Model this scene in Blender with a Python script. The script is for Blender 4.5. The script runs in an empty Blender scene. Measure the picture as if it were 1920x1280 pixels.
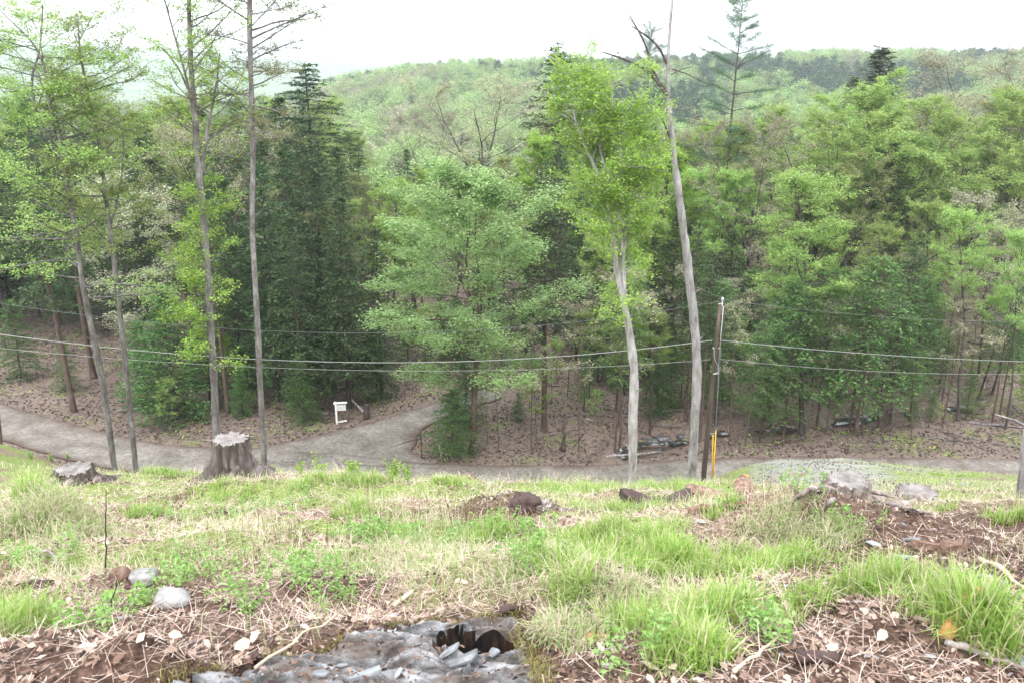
import bpy, math, random
import numpy as np

# ------------------------------------------------------------------ camera, world, light
PITCH = math.radians(17.5); F = 1549.8
SP, CP = math.sin(PITCH), math.cos(PITCH)
scene = bpy.context.scene
COL = scene.collection
cam_d = bpy.data.cameras.new("camera"); cam = bpy.data.objects.new("camera", cam_d); COL.objects.link(cam)
cam.location = (0, 0, 0); cam.rotation_euler = (math.pi/2 - PITCH, 0, 0)
cam_d.sensor_width = 22.3; cam_d.lens = 18.0; cam_d.clip_start = 0.05; cam_d.clip_end = 9000
cam_d.dof.use_dof = True; cam_d.dof.focus_distance = 30; cam_d.dof.aperture_fstop = 5.6
scene.camera = cam
SUN_EL, SUN_AZ = math.radians(52), math.radians(200)      # azimuth clockwise from +Y
world = bpy.data.worlds.new("World"); scene.world = world; world.use_nodes = True
wn = world.node_tree; wn.nodes.clear()
sky = wn.nodes.new("ShaderNodeTexSky"); sky.sky_type = 'NISHITA'; sky.sun_disc = False
sky.sun_elevation = SUN_EL; sky.sun_rotation = SUN_AZ; sky.dust_density = 5; sky.air_density = 1.0; sky.ozone_density = 1
hs = wn.nodes.new("ShaderNodeHueSaturation"); hs.inputs['Saturation'].default_value = 0.28
cl = wn.nodes.new("ShaderNodeMix"); cl.data_type = 'RGBA'; cl.inputs[0].default_value = .7; cl.inputs[7].default_value = (16.5, 16.8, 17.3, 1)   # even cloud layer over the clear sky
wn.links.new(hs.outputs[0], cl.inputs[6])
bg = wn.nodes.new("ShaderNodeBackground"); bg.inputs[1].default_value = 0.15
wo = wn.nodes.new("ShaderNodeOutputWorld")
wn.links.new(sky.outputs[0], hs.inputs['Color']); wn.links.new(cl.outputs[2], bg.inputs[0]); wn.links.new(bg.outputs[0], wo.inputs[0])
sd = bpy.data.lights.new("sun", 'SUN'); sun = bpy.data.objects.new("sun", sd); COL.objects.link(sun)
sd.energy = 1.0; sd.angle = math.radians(18); sd.color = (1, .96, .9)
sun.rotation_euler = (math.pi/2 - SUN_EL, 0, math.pi - SUN_AZ)
vs = scene.view_settings; vs.view_transform = 'Standard'; vs.look = 'None'; vs.gamma = 1; vs.use_curve_mapping = False
vs.exposure = 0.82
cy = scene.cycles
cy.max_bounces = 6; cy.diffuse_bounces = 4; cy.glossy_bounces = 2; cy.transmission_bounces = 4; cy.volume_bounces = 0
cy.transparent_max_bounces = 4; cy.use_denoising = True; cy.caustics_reflective = False; cy.caustics_refractive = False

# ------------------------------------------------------------------ helpers
def vn(x, y, seed=0):
    x = np.asarray(x, float); y = np.asarray(y, float)
    xi = np.floor(x).astype(np.int64); yi = np.floor(y).astype(np.int64); fx = x-xi; fy = y-yi
    fx = fx*fx*(3-2*fx); fy = fy*fy*(3-2*fy)
    def h(a, b):
        n = (a*374761393 + b*668265263 + seed*974711) & 0xffffffff
        n = ((n ^ (n >> 13))*1274126177) & 0xffffffff
        return ((n ^ (n >> 16)) & 0xffff)/65535.0
    return (h(xi, yi)*(1-fx)+h(xi+1, yi)*fx)*(1-fy) + (h(xi, yi+1)*(1-fx)+h(xi+1, yi+1)*fx)*fy
def fbm(x, y, o=4, seed=0, lac=2.03):
    s = 0; a = .5; t = 0
    for i in range(o):
        s = s + a*vn(x*lac**i+17.3*i, y*lac**i-9.1*i, seed+i); t += a; a *= .5
    return s/t
def sst(a, b, x):
    t = np.clip((x-a)/(b-a), 0, 1); return t*t*(3-2*t)
def tof(py):
    v = (640-py)/F; return (SP - v*CP)/(CP + v*SP)          # -z / y on this picture row
def at(px, py, Y):
    z = -tof(py)*Y; D = Y*CP - z*SP
    return np.array(((px-960)/F*D, Y, z))
def proj(p):
    D = p[1]*CP - p[2]*SP; U = p[1]*SP + p[2]*CP
    return 960+F*p[0]/D, 640-F*U/D

def mesh_np(name, verts, faces_list, mats, midx=None, smooth=False):
    """faces_list: list of (n,k) int arrays"""
    me = bpy.data.meshes.new(name)
    v = np.ascontiguousarray(verts, np.float32)
    faces_list = [np.asarray(f, np.int32) for f in faces_list if len(f)]
    loops = np.concatenate([f.ravel() for f in faces_list])
    tot = np.concatenate([np.full(len(f), f.shape[1], np.int32) for f in faces_list])
    start = np.concatenate(([0], np.cumsum(tot)[:-1])).astype(np.int32)
    me.vertices.add(len(v)); me.vertices.foreach_set("co", v.ravel())
    me.loops.add(len(loops)); me.loops.foreach_set("vertex_index", loops.astype(np.int32))
    me.polygons.add(len(tot)); me.polygons.foreach_set("loop_start", start); me.polygons.foreach_set("loop_total", tot)
    for m in (mats if isinstance(mats, (list, tuple)) else [mats]): me.materials.append(m)
    if midx is not None: me.polygons.foreach_set("material_index", np.asarray(midx, np.int32))
    me.polygons.foreach_set("use_smooth", np.full(len(tot), smooth, bool))
    me.update(calc_edges=True)
    return me
def tag(o, label=None, cat=None, group=None, kind=None):
    for k, v in (("label", label), ("category", cat), ("group", group), ("kind", kind)):
        if v: o[k] = v
    return o
def link(name, me, parent=None, loc=None, rot=None):
    o = bpy.data.objects.new(name, me); COL.objects.link(o)
    if parent is not None: o.parent = parent
    if loc is not None: o.location = [float(c) for c in loc]
    if rot is not None: o.rotation_euler = rot
    return o
def empty(name, loc, label, cat, group=None, rz=0):
    o = bpy.data.objects.new(name, None); COL.objects.link(o); o.location = [float(c) for c in loc]; o.rotation_euler = (0, 0, rz)
    o.empty_display_size = .2
    return tag(o, label, cat, group)

class Acc:
    def __init__(s): s.v = []; s.f3 = []; s.f4 = []; s.n = 0; s.m3 = []; s.m4 = []
    def add(s, v, f4=None, f3=None, m=0):
        v = np.asarray(v, float).reshape(-1, 3)
        if f4 is not None and len(f4): s.f4.append(np.asarray(f4)+s.n); s.m4.append(np.full(len(f4), m))
        if f3 is not None and len(f3): s.f3.append(np.asarray(f3)+s.n); s.m3.append(np.full(len(f3), m))
        s.v.append(v); s.n += len(v)
    def mesh(s, name, mats, smooth=False):
        fl = []; mi = []
        if s.f4: fl.append(np.concatenate(s.f4)); mi.append(np.concatenate(s.m4))
        if s.f3: fl.append(np.concatenate(s.f3)); mi.append(np.concatenate(s.m3))
        return mesh_np(name, np.concatenate(s.v), fl, mats, np.concatenate(mi), smooth)

def tube(acc, pts, rad, k=6, m=0, cap=True, bump=0, rng=None, flat=None):
    pts = np.asarray(pts, float); n = len(pts); rad = np.broadcast_to(np.asarray(rad, float), (n,))
    t = np.gradient(pts, axis=0); t /= np.linalg.norm(t, axis=1)[:, None]+1e-9
    ref = np.where(np.abs(t[:, 2:3]) > .9, np.array([[1., 0, 0]]), np.array([[0, 0, 1.]]))
    u = np.cross(t, ref); u /= np.linalg.norm(u, axis=1)[:, None]+1e-9; w = np.cross(u, t)
    for i in range(1, n):                                   # keep the frame from flipping
        if np.dot(u[i], u[i-1]) < 0: u[i] *= -1; w[i] *= -1
    a = np.arange(k)*2*math.pi/k
    rr = rad[:, None]*np.ones((n, k))
    if bump and rng is not None: rr = rr*(1+bump*(rng.random((n, k))-.5)*2)
    fl = 1 if flat is None else flat
    V = pts[:, None]+rr[..., None]*(np.cos(a)[None, :, None]*u[:, None]+fl*np.sin(a)[None, :, None]*w[:, None])
    i = np.arange(n-1)[:, None]*k; j = np.arange(k)[None]; j2 = (j+1) % k
    f4 = np.stack([i+j, i+j2, i+k+j2, i+k+j], -1).reshape(-1, 4)
    V = V.reshape(-1, 3); f3 = None
    if cap:
        V = np.vstack([V, pts[-1:], pts[:1]])
        jj = np.arange(k)
        f3 = np.vstack([np.stack([(n-1)*k+jj, (n-1)*k+(jj+1) % k, np.full(k, n*k)], -1), np.stack([(jj+1) % k, jj, np.full(k, n*k+1)], -1)])
    acc.add(V, f4, f3, m)

def sticks(acc, p0, p1, r0, r1, m=0):
    """many 3-sided twigs at once"""
    p0 = np.asarray(p0); p1 = np.asarray(p1); d = p1-p0; d = d/(np.linalg.norm(d, axis=1)[:, None]+1e-9)
    ref = np.where(np.abs(d[:, 2:3]) > .9, np.array([[1., 0, 0]]), np.array([[0, 0, 1.]]))
    u = np.cross(d, ref); u /= np.linalg.norm(u, axis=1)[:, None]+1e-9; w = np.cross(d, u)
    N = len(p0); V = np.zeros((N, 6, 3))
    r0 = np.broadcast_to(r0, (N,)); r1 = np.broadcast_to(r1, (N,))
    for j in range(3):
        a = j*2*math.pi/3; o = math.cos(a)*u+math.sin(a)*w
        V[:, j] = p0+o*r0[:, None]; V[:, 3+j] = p1+o*r1[:, None]
    b = np.arange(N)[:, None]*6
    f = np.concatenate([b+np.array([[j, (j+1) % 3, 3+(j+1) % 3, 3+j]]) for j in range(3)])
    acc.add(V, f, None, m)

def leaves(acc, C, s, rng, upbias=.6, asp=.6, fold=.15, m=0, axis=None):
    """N folded four-corner leaves"""
    N = len(C); s = np.broadcast_to(s, (N,))[:, None]
    n = rng.normal(size=(N, 3)); n[:, 2] = np.abs(n[:, 2])+upbias*2; n /= np.linalg.norm(n, axis=1)[:, None]
    d = rng.normal(size=(N, 3)) if axis is None else axis+rng.normal(size=(N, 3))*.15
    d = d-n*np.sum(d*n, 1)[:, None]; d /= np.linalg.norm(d, axis=1)[:, None]+1e-9
    w = np.cross(n, d)
    V = np.stack([C-d*s*.5, C+w*s*.5*asp+n*s*fold, C+d*s*.5, C-w*s*.5*asp+n*s*fold], 1)
    acc.add(V, np.arange(N)[:, None]*4+np.array([[0, 1, 2, 3]]), None, m)

def blades(acc, base, az, L, lean, w, m=0, up=None):
    """curved grass blades, 5 corners each"""
    N = len(base); L = np.broadcast_to(L, (N,))[:, None]; w = np.broadcast_to(w, (N,))[:, None]; lean = np.broadcast_to(lean, (N,))[:, None]
    h = np.stack([np.cos(az), np.sin(az), np.zeros(N)], 1); s = np.stack([-np.sin(az), np.cos(az), np.zeros(N)], 1)
    z = np.array([[0, 0, 1.]])
    mid = base+L*.55*(z*np.cos(lean*.5)+h*np.sin(lean*.5))
    tip = mid+L*.5*(z*np.cos(lean*1.5)+h*np.sin(lean*1.5))
    V = np.stack([base-s*w*.5, base+s*w*.5, mid+s*w*.42, mid-s*w*.42, tip], 1)
    b = np.arange(N)[:, None]*5
    acc.add(V, b+np.array([[0, 1, 2, 3]]), b+np.array([[3, 2, 4]]), m)

# ------------------------------------------------------------------ materials
MAT = {}
def nmat(name):
    m = bpy.data.materials.new(name); m.use_nodes = True; nt = m.node_tree; nt.nodes.clear()
    out = nt.nodes.new("ShaderNodeOutputMaterial"); MAT[name] = m
    return m, nt, nt.nodes, nt.links, out
def ramp(nd, cols):
    r = nd.new("ShaderNodeValToRGB"); e = r.color_ramp.elements
    while len(e) < len(cols): e.new(.5)
    for i, (p, c) in enumerate(cols): e[i].position = p; e[i].color = (*c, 1)
    return r
def mixc(nd, ln, a, b, fac, mode='MIX'):
    m = nd.new("ShaderNodeMix"); m.data_type = 'RGBA'; m.blend_type = mode
    for idx, v in ((0, fac), (6, a), (7, b)):
        if hasattr(v, 'is_linked') or isinstance(v, bpy.types.NodeSocket): ln.new(v, m.inputs[idx])
        else: m.inputs[idx].default_value = v if idx == 0 else (*v, 1)
    return m.outputs[2]
def leafmat(name, stops, trans=.35, objvar=.25, clump=.25, rough=.55, gloss=.03, scale=.6):
    m, nt, nd, ln, out = nmat(name)
    geo = nd.new("ShaderNodeNewGeometry"); r = ramp(nd, stops); ln.new(geo.outputs['Random Per Island'], r.inputs[0])
    oi = nd.new("ShaderNodeObjectInfo"); tc = nd.new("ShaderNodeTexCoord")
    nz = nd.new("ShaderNodeTexNoise"); nz.inputs['Scale'].default_value = scale; nz.inputs['Detail'].default_value = 2; ln.new(tc.outputs['Object'], nz.inputs['Vector'])
    hv = nd.new("ShaderNodeHueSaturation"); ln.new(r.outputs[0], hv.inputs['Color'])
    mr = nd.new("ShaderNodeMapRange"); ln.new(oi.outputs['Random'], mr.inputs[0]); mr.inputs[3].default_value = .5-.018*objvar/.25; mr.inputs[4].default_value = .5+.018*objvar/.25
    ln.new(mr.outputs[0], hv.inputs['Hue'])
    a = nd.new("ShaderNodeMath"); a.operation = 'MULTIPLY_ADD'; ln.new(oi.outputs['Random'], a.inputs[0]); a.inputs[1].default_value = objvar*2; a.inputs[2].default_value = 1-objvar-clump
    b = nd.new("ShaderNodeMath"); b.operation = 'MULTIPLY_ADD'; ln.new(nz.outputs[0], b.inputs[0]); b.inputs[1].default_value = clump*2; ln.new(a.outputs[0], b.inputs[2])
    ln.new(b.outputs[0], hv.inputs['Value'])
    df = nd.new("ShaderNodeBsdfDiffuse"); tr = nd.new("ShaderNodeBsdfTranslucent"); ln.new(hv.outputs[0], df.inputs[0]); ln.new(hv.outputs[0], tr.inputs[0])
    mx = nd.new("ShaderNodeMixShader"); mx.inputs[0].default_value = trans; ln.new(df.outputs[0], mx.inputs[1]); ln.new(tr.outputs[0], mx.inputs[2])
    gl = nd.new("ShaderNodeBsdfGlossy"); gl.inputs['Roughness'].default_value = rough; m2 = nd.new("ShaderNodeMixShader"); m2.inputs[0].default_value = gloss
    ln.new(mx.outputs[0], m2.inputs[1]); ln.new(gl.outputs[0], m2.inputs[2]); ln.new(m2.outputs[0], out.inputs[0])
    return m
def solid(name, stops, scale=6, rough=.85, bump=.4, stretch=(1, 1, 1), bscale=None, island=False, objvar=.15, detail=6, metal=0, dist=.02, spec=.25):
    m, nt, nd, ln, out = nmat(name)
    tc = nd.new("ShaderNodeTexCoord"); mp = nd.new("ShaderNodeMapping"); mp.inputs['Scale'].default_value = stretch; ln.new(tc.outputs['Object'], mp.inputs[0])
    nz = nd.new("ShaderNodeTexNoise"); nz.inputs['Scale'].default_value = scale; nz.inputs['Detail'].default_value = detail; nz.inputs['Roughness'].default_value = .65; ln.new(mp.outputs[0], nz.inputs['Vector'])
    r = ramp(nd, stops)
    if island:
        geo = nd.new("ShaderNodeNewGeometry"); ln.new(geo.outputs['Random Per Island'], r.inputs[0])
    else: ln.new(nz.outputs[0], r.inputs[0])
    hv = nd.new("ShaderNodeHueSaturation"); ln.new(r.outputs[0], hv.inputs['Color'])
    oi = nd.new("ShaderNodeObjectInfo"); a = nd.new("ShaderNodeMath"); a.operation = 'MULTIPLY_ADD'; ln.new(oi.outputs['Random'], a.inputs[0]); a.inputs[1].default_value = objvar*2; a.inputs[2].default_value = 1-objvar; ln.new(a.outputs[0], hv.inputs['Value'])
    p = nd.new("ShaderNodeBsdfPrincipled"); ln.new(hv.outputs[0], p.inputs['Base Color']); p.inputs['Roughness'].default_value = rough; p.inputs['Metallic'].default_value = metal
    p.inputs['Specular IOR Level'].default_value = spec
    if bump:
        bn = nd.new("ShaderNodeTexNoise"); bn.inputs['Scale'].default_value = bscale or scale*3; bn.inputs['Detail'].default_value = 5; ln.new(mp.outputs[0], bn.inputs['Vector'])
        bu = nd.new("ShaderNodeBump"); bu.inputs['Strength'].default_value = bump; bu.inputs['Distance'].default_value = dist; ln.new(bn.outputs[0], bu.inputs['Height']); ln.new(bu.outputs[0], p.inputs['Normal'])
    ln.new(p.outputs[0], out.inputs[0])
    return m
G = dict
leafmat("leaf_spring", [(0, (.20, .32, .065)), (.5, (.30, .43, .11)), (1, (.43, .54, .2))], trans=.5)
leafmat("leaf_bright", [(0, (.18, .33, .03)), (.5, (.28, .45, .06)), (1, (.42, .56, .13))], trans=.45, objvar=.12)
leafmat("leaf_mint", [(0, (.20, .35, .11)), (.5, (.30, .46, .17)), (1, (.43, .57, .28))], trans=.5, objvar=.1)
leafmat("leaf_bud", [(0, (.27, .25, .17)), (.5, (.37, .37, .23)), (1, (.48, .48, .33))], trans=.35)
leafmat("leaf_olive", [(0, (.16, .19, .06)), (.5, (.23, .26, .09)), (1, (.32, .32, .14))], trans=.35)
leafmat("leaf_white", [(0, (.42, .42, .28)), (.6, (.52, .52, .38)), (1, (.25, .3, .12))], trans=.3)
leafmat("hemlock", [(0, (.026, .052, .018)), (.6, (.05, .092, .03)), (1, (.105, .16, .055))], trans=.2, objvar=.3)
leafmat("hemlock_light", [(0, (.045, .11, .035)), (.5, (.08, .17, .045)), (1, (.15, .27, .07))], trans=.25, objvar=.15)
leafmat("pine", [(0, (.06, .12, .06)), (1, (.13, .22, .11))], trans=.3)
leafmat("cedar", [(0, (.07, .10, .035)), (1, (.13, .16, .06))], trans=.2)
leafmat("far_leaf", [(0, (.20, .30, .09)), (1, (.34, .43, .17))], trans=.35, objvar=.3)
leafmat("far_bud", [(0, (.28, .25, .16)), (1, (.38, .36, .24))], trans=.3, objvar=.25)
leafmat("grass_green", [(0, (.16, .28, .04)), (.4, (.27, .42, .08)), (.78, (.40, .54, .16)), (.86, (.55, .50, .3)), (1, (.6, .54, .36))], trans=.45, objvar=0, clump=.3, scale=2)
leafmat("grass_pale", [(0, (.20, .31, .08)), (.38, (.33, .43, .17)), (.6, (.48, .43, .29)), (1, (.66, .55, .45))], trans=.4, objvar=0, clump=.2, scale=2)
leafmat("straw", [(0, (.32, .22, .17)), (.5, (.56, .43, .36)), (1, (.78, .66, .58))], trans=.25, objvar=0, clump=.15, scale=3)
leafmat("dead_leaf", [(0, (.07, .04, .03)), (.4, (.18, .11, .08)), (.8, (.34, .25, .2)), (1, (.6, .5, .42))], trans=.15, objvar=.15, clump=.1)
leafmat("pale_leaf", [(0, (.6, .48, .38)), (1, (.8, .72, .62))], trans=.2, objvar=.12, clump=.1, scale=9)
leafmat("weed", [(0, (.14, .28, .06)), (.5, (.26, .42, .10)), (1, (.36, .52, .22))], trans=.4, objvar=0)
solid("bark_grey", [(.3, (.06, .05, .05)), (.5, (.15, .135, .135)), (.7, (.29, .27, .27))], scale=5, stretch=(1, 1, .35), bump=1, bscale=22, dist=.06)
solid("bark_pale", [(.3, (.08, .07, .07)), (.48, (.26, .24, .245)), (.72, (.46, .44, .45))], scale=4, stretch=(1, 1, .3), bump=1, bscale=22, dist=.05)
solid("bark_brown", [(.3, (.045, .03, .025)), (.55, (.12, .085, .07)), (.75, (.2, .16, .135))], scale=6, stretch=(1, 1, .3), bump=.8, bscale=24, dist=.03)
solid("bark_dark", [(.3, (.035, .028, .026)), (.55, (.08, .065, .06)), (.75, (.16, .135, .125))], scale=5, stretch=(1, 1, .3), bump=.6, bscale=22, dist=.02)

# ------------------------------------------------------------------ terrain function
ctl = []
def cp(px, pts):
    for a in pts:
        if len(a) == 2: p = at(px, a[0], a[1]); ctl.append((p[0], p[1], p[2]))
        else:
            Y, z = a[1], a[2]; D = Y*CP - z*SP; ctl.append(((px-960)/F*D, Y, z))
cp(0, [('z', 0, -1.5), (1280, 2.0), (1200, 2.5), (1100, 3.4), (1000, 5.4), (930, 9.5), (870, 20), (830, 33), (806, 44)])
cp(240, [('z', 0, -1.5), (1280, 2.0), (1100, 3.4), (1000, 5.3), (930, 8.9), (899, 12.0), ('z', 25, -13.7), ('z', 36, -19.0)])
cp(480, [('z', 0, -1.5), (1280, 2.0), (1200, 2.4), (1100, 3.3), (1000, 5.2), (930, 8.3), (889, 11.2), ('z', 25, -13.9), ('z', 36, -19.2)])
cp(960, [('z', 0, -1.5), (1280, 2.0), (1200, 2.45), (1100, 3.4), (1000, 5.3), (950, 7.3), (919, 10.6), ('z', 24, -14.0), ('z', 34, -19.0)])
cp(1200, [(1100, 3.4), (1000, 5.3), (940, 8.0), (917, 11.2), ('z', 24, -13.8), ('z', 35, -19.0)])
cp(1440, [('z', 0, -1.5), (1280, 2.0), (1200, 2.4), (1100, 3.3), (1000, 5.2), (940, 9.5), (914, 15), (888, 25), (868, 34)])
cp(1920, [('z', 0, -1.5), (1280, 2.0), (1100, 3.2), (1000, 5.0), (950, 8.3), (920, 14), (904, 24), (897, 36)])
for e in (-500, 2400, -1100, 3000):
    cp(e, [('z', 0, -1.5), ('z', 2, -1.7), ('z', 5, -2.9), ('z', 10, -5.4), ('z', 22, -11), ('z', 36, -18), ('z', 44, -20)])
for px in (-900, -200, 200, 500, 960, 1300, 1650, 2000, 2700):
    cp(px, [('z', 40.5 if 0 < px else 44, -20.2), ('z', 47, -20.3), ('z', 60, -20.4), ('z', 80, -20.6), ('z', 105, -22.5), ('z', 140, -27), ('z', 200, -34)])
ctl += [(x, 0, -1.5) for x in (-3, 3, -7, 7)]
ctl = np.array(ctl)
def feat(x, y):
    y = np.maximum(y, 0); return x/(y+4), np.log(y+4)
ca, cb_ = feat(ctl[:, 0], ctl[:, 1]); cvv = ctl[:, 2]/(ctl[:, 1]+4)
def tps(r2): return .5*r2*np.log(r2+1e-12)
nC = len(ca); K = tps((ca[:, None]-ca)**2+(cb_[:, None]-cb_)**2)+np.eye(nC)*2e-4
P = np.stack([np.ones(nC), ca, cb_], 1)
A_ = np.block([[K, P], [P.T, np.zeros((3, 3))]]); W_ = np.linalg.solve(A_, np.concatenate([cvv, [0, 0, 0]]))
def near_h(x, y):
    shp = x.shape; a, b = feat(x.ravel(), y.ravel()); out = np.zeros(a.size)
    for i in range(0, a.size, 20000):
        s = slice(i, i+20000)
        out[s] = tps((a[s, None]-ca)**2+(b[s, None]-cb_)**2)@W_[:nC]+W_[nC]+W_[nC+1]*a[s]+W_[nC+2]*b[s]
    return (out*(np.maximum(y.ravel(), 0)+4)).reshape(shp)
ROAD_Z = -20.25
road_pts = np.array([(60, 41.5), (44, 40.6), (27.7, 40.5), (12.8, 40.6), (3.9, 39.6), (-4.5, 39.9), (-10.5, 41.2), (-16.4, 41.6), (-22.1, 42.9), (-31.8, 47.6), (-49.9, 58), (-62, 66)])
drive_pts = np.array([(-11, 42.5), (-9.8, 43.4), (-8, 45.2), (-6.8, 47), (-5.2, 48.9), (-3.7, 50.5), (-1.3, 52.5)])
DR_L = np.array([(-18, 42.3), (-14, 43.9), (-10.5, 46.2), (-8.0, 47.9), (-5.8, 50.0), (-4.2, 51.6), (-2, 53.5)]); DR_R = np.array([(-3.2, 40.9), (-5.4, 42.6), (-5.7, 44.2), (-5.5, 46), (-4.5, 47.8), (-3.1, 49.4), (-.6, 51.5)])
def bez(pts, n=12):
    out = []; P_ = np.vstack([2*pts[0]-pts[1], pts, 2*pts[-1]-pts[-2]])
    for i in range(1, len(P_)-2):
        p0, p1, p2, p3 = P_[i-1], P_[i], P_[i+1], P_[i+2]
        for k in range(n):
            t = k/n; out.append(.5*((2*p1)+(-p0+p2)*t+(2*p0-5*p1+4*p2-p3)*t*t+(-p0+3*p1-3*p2+p3)*t**3))
    out.append(P_[-2]); return np.array(out)
ROADC, DRIVEC = bez(road_pts), bez(drive_pts)
def S3(px, py, z=-20.9):
    Y = -z/tof(py); D = Y*CP-z*SP; return ((px-960)/F*D, Y)
STREAMC = bez(np.array([(1.5, 35.0), (6.2, 43.2), S3(1180, 845), S3(1240, 833), S3(1340, 818), S3(1450, 808), S3(1540, 797), S3(1620, 787), S3(1720, 776), S3(1900, 760), (48, 56), (70, 60)]))
def dist_to(pl, x, y):
    sh = x.shape; q = np.stack([x.ravel(), y.ravel()], 1); best = np.full(len(q), 1e9)
    for i in range(len(pl)-1):
        a = pl[i]; d = pl[i+1]-a; t = np.clip(((q-a)@d)/(d@d), 0, 1); e = q-a-t[:, None]*d
        best = np.minimum(best, (e*e).sum(1))
    return np.sqrt(best).reshape(sh)
def pxof(a): return 960+1625*a
def far_h(x, y):
    a = x/np.maximum(y, 1); px = pxof(a)
    rm = np.interp(px, [-800, 300, 520, 640, 720, 830, 1000, 1200, 1450, 1600, 1920, 2400, 3200], [-36, -36, -30, -14, -8, -3, -1, 1, 3, 5, 4, 10, -10])
    rf = np.interp(px, [-1500, -600, 0, 230, 400, 520, 640, 760, 1000, 2000, 3500], [40, 120, 122, 112, 92, 70, 52, 34, 10, 20, 10])
    n = (fbm(x/180, y/180, 3, 5)-.5)*9*sst(200, 420, y)
    v = -34
    z1 = v+(rm-v)*sst(230, 620, y)
    z1 = np.where(y > 620, rm+(-45-rm)*sst(640, 1150, y), z1)
    z2 = -45+(rf+45)*sst(1500, 3000, y)
    nf = (fbm(x/500, y/500, 4, 9)-.5)*40*sst(1500, 2600, y)
    return np.where(y > 1150, z2, z1)+n*(1-sst(900, 1400, y))+nf
LX0, LX1, LY0, LY1 = -1.25, .2, 1.5, 3.3                 # the bedrock outcrop
def ledge_mask(x, y, grow=0.0):
    top = np.interp(x, [-1.4, -.98, -.74, -.55, -.35, 0.0, .06, .16, .3], [1.5, 1.86, 2.46, 2.72, 2.96, 2.96, 2.84, 2.55, 1.9])+(fbm(x*7, y*2, 3, 4)-.5)*.12
    return sst(0, .07, top+grow-y)*sst(.14+grow, -.04+grow, x+(fbm(y*6, x*2, 3, 8)-.5)*.15)
HUMPS = [(105, 985, .55, .28), (690, 965, .5, .1), (870, 925, .7, .22), (1490, 1010, .5, .2), (1130, 1130, .32, .16), (250, 1255, .2, .12),
         (1700, 1020, .6, .12), (1740, 1200, .3, .12), (1560, 975, .6, .06), (470, 1090, .4, .08), (1020, 1210, .2, .08), (960, 960, .35, .15), (1300, 1000, .8, .12)]
HW = []
def hraw(x, y):
    x = np.asarray(x, float); y = np.asarray(y, float)
    z = near_h(x, y)+np.where(y < 0, -y*.3, 0)
    k = sst(120, 200, y); z = z*(1-k)+far_h(x, y)*k if np.any(k > 0) else z
    near = 1-sst(10, 22, y)
    z = z+(fbm(x*1.1, y*1.1, 4, 1)-.5)*.44*near*sst(.8, 3, y)+(fbm(x*6, y*6, 3, 2)-.5)*.10*near
    z = z+(fbm(x*.35, y*.35, 3, 3)-.5)*.5*sst(14, 24, y)*(1-sst(120, 150, y))
    for (hx, hy, r, a) in HW: z = z+a*np.exp(-((x-hx)**2+(y-hy)**2)/(r*r)*1.6)
    if np.any((y > 30) & (y < 95)):
        dr = dist_to(ROADC, x, y); k = 1-sst(2.3, 4.6, dr); z = z*(1-k)+ROAD_Z*k
        dd = dist_to(DRIVEC, x, y); k = 1-sst(3.2, 6, dd); z = z*(1-k)+ROAD_Z*k
        ds = dist_to(STREAMC, x, y); k = (1-sst(.7, 3.2, ds))*sst(2.2, 3.6, dr); z = z-.75*k*sst(.35, .55, fbm(x*.55+3, y*.3, 2, 88))
    return z
def h(x, y): return hraw(x, y)-.28*ledge_mask(x, y)*(y < 4)*(y > 0)
def h1(x, y): return float(h(np.array([x]), np.array([y]))[0])
ys_m = np.concatenate([np.arange(1.3, 8, .02), 8*1.008**np.arange(0, 560)])
def hit(px, py):
    """the ground point this picture point shows"""
    t = tof(py); z = -t*ys_m; D = ys_m*CP-z*SP; x = (px-960)/F*D
    g = hraw(x, ys_m); k = np.argmax(g > z); 
    if g[k] <= z[k]: k = len(ys_m)-1
    return np.array((x[k], ys_m[k], g[k]))
_h = []
for (px, py, r, a) in HUMPS: q = hit(px, py); _h.append((q[0], q[1], r, a))
HW = _h

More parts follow.
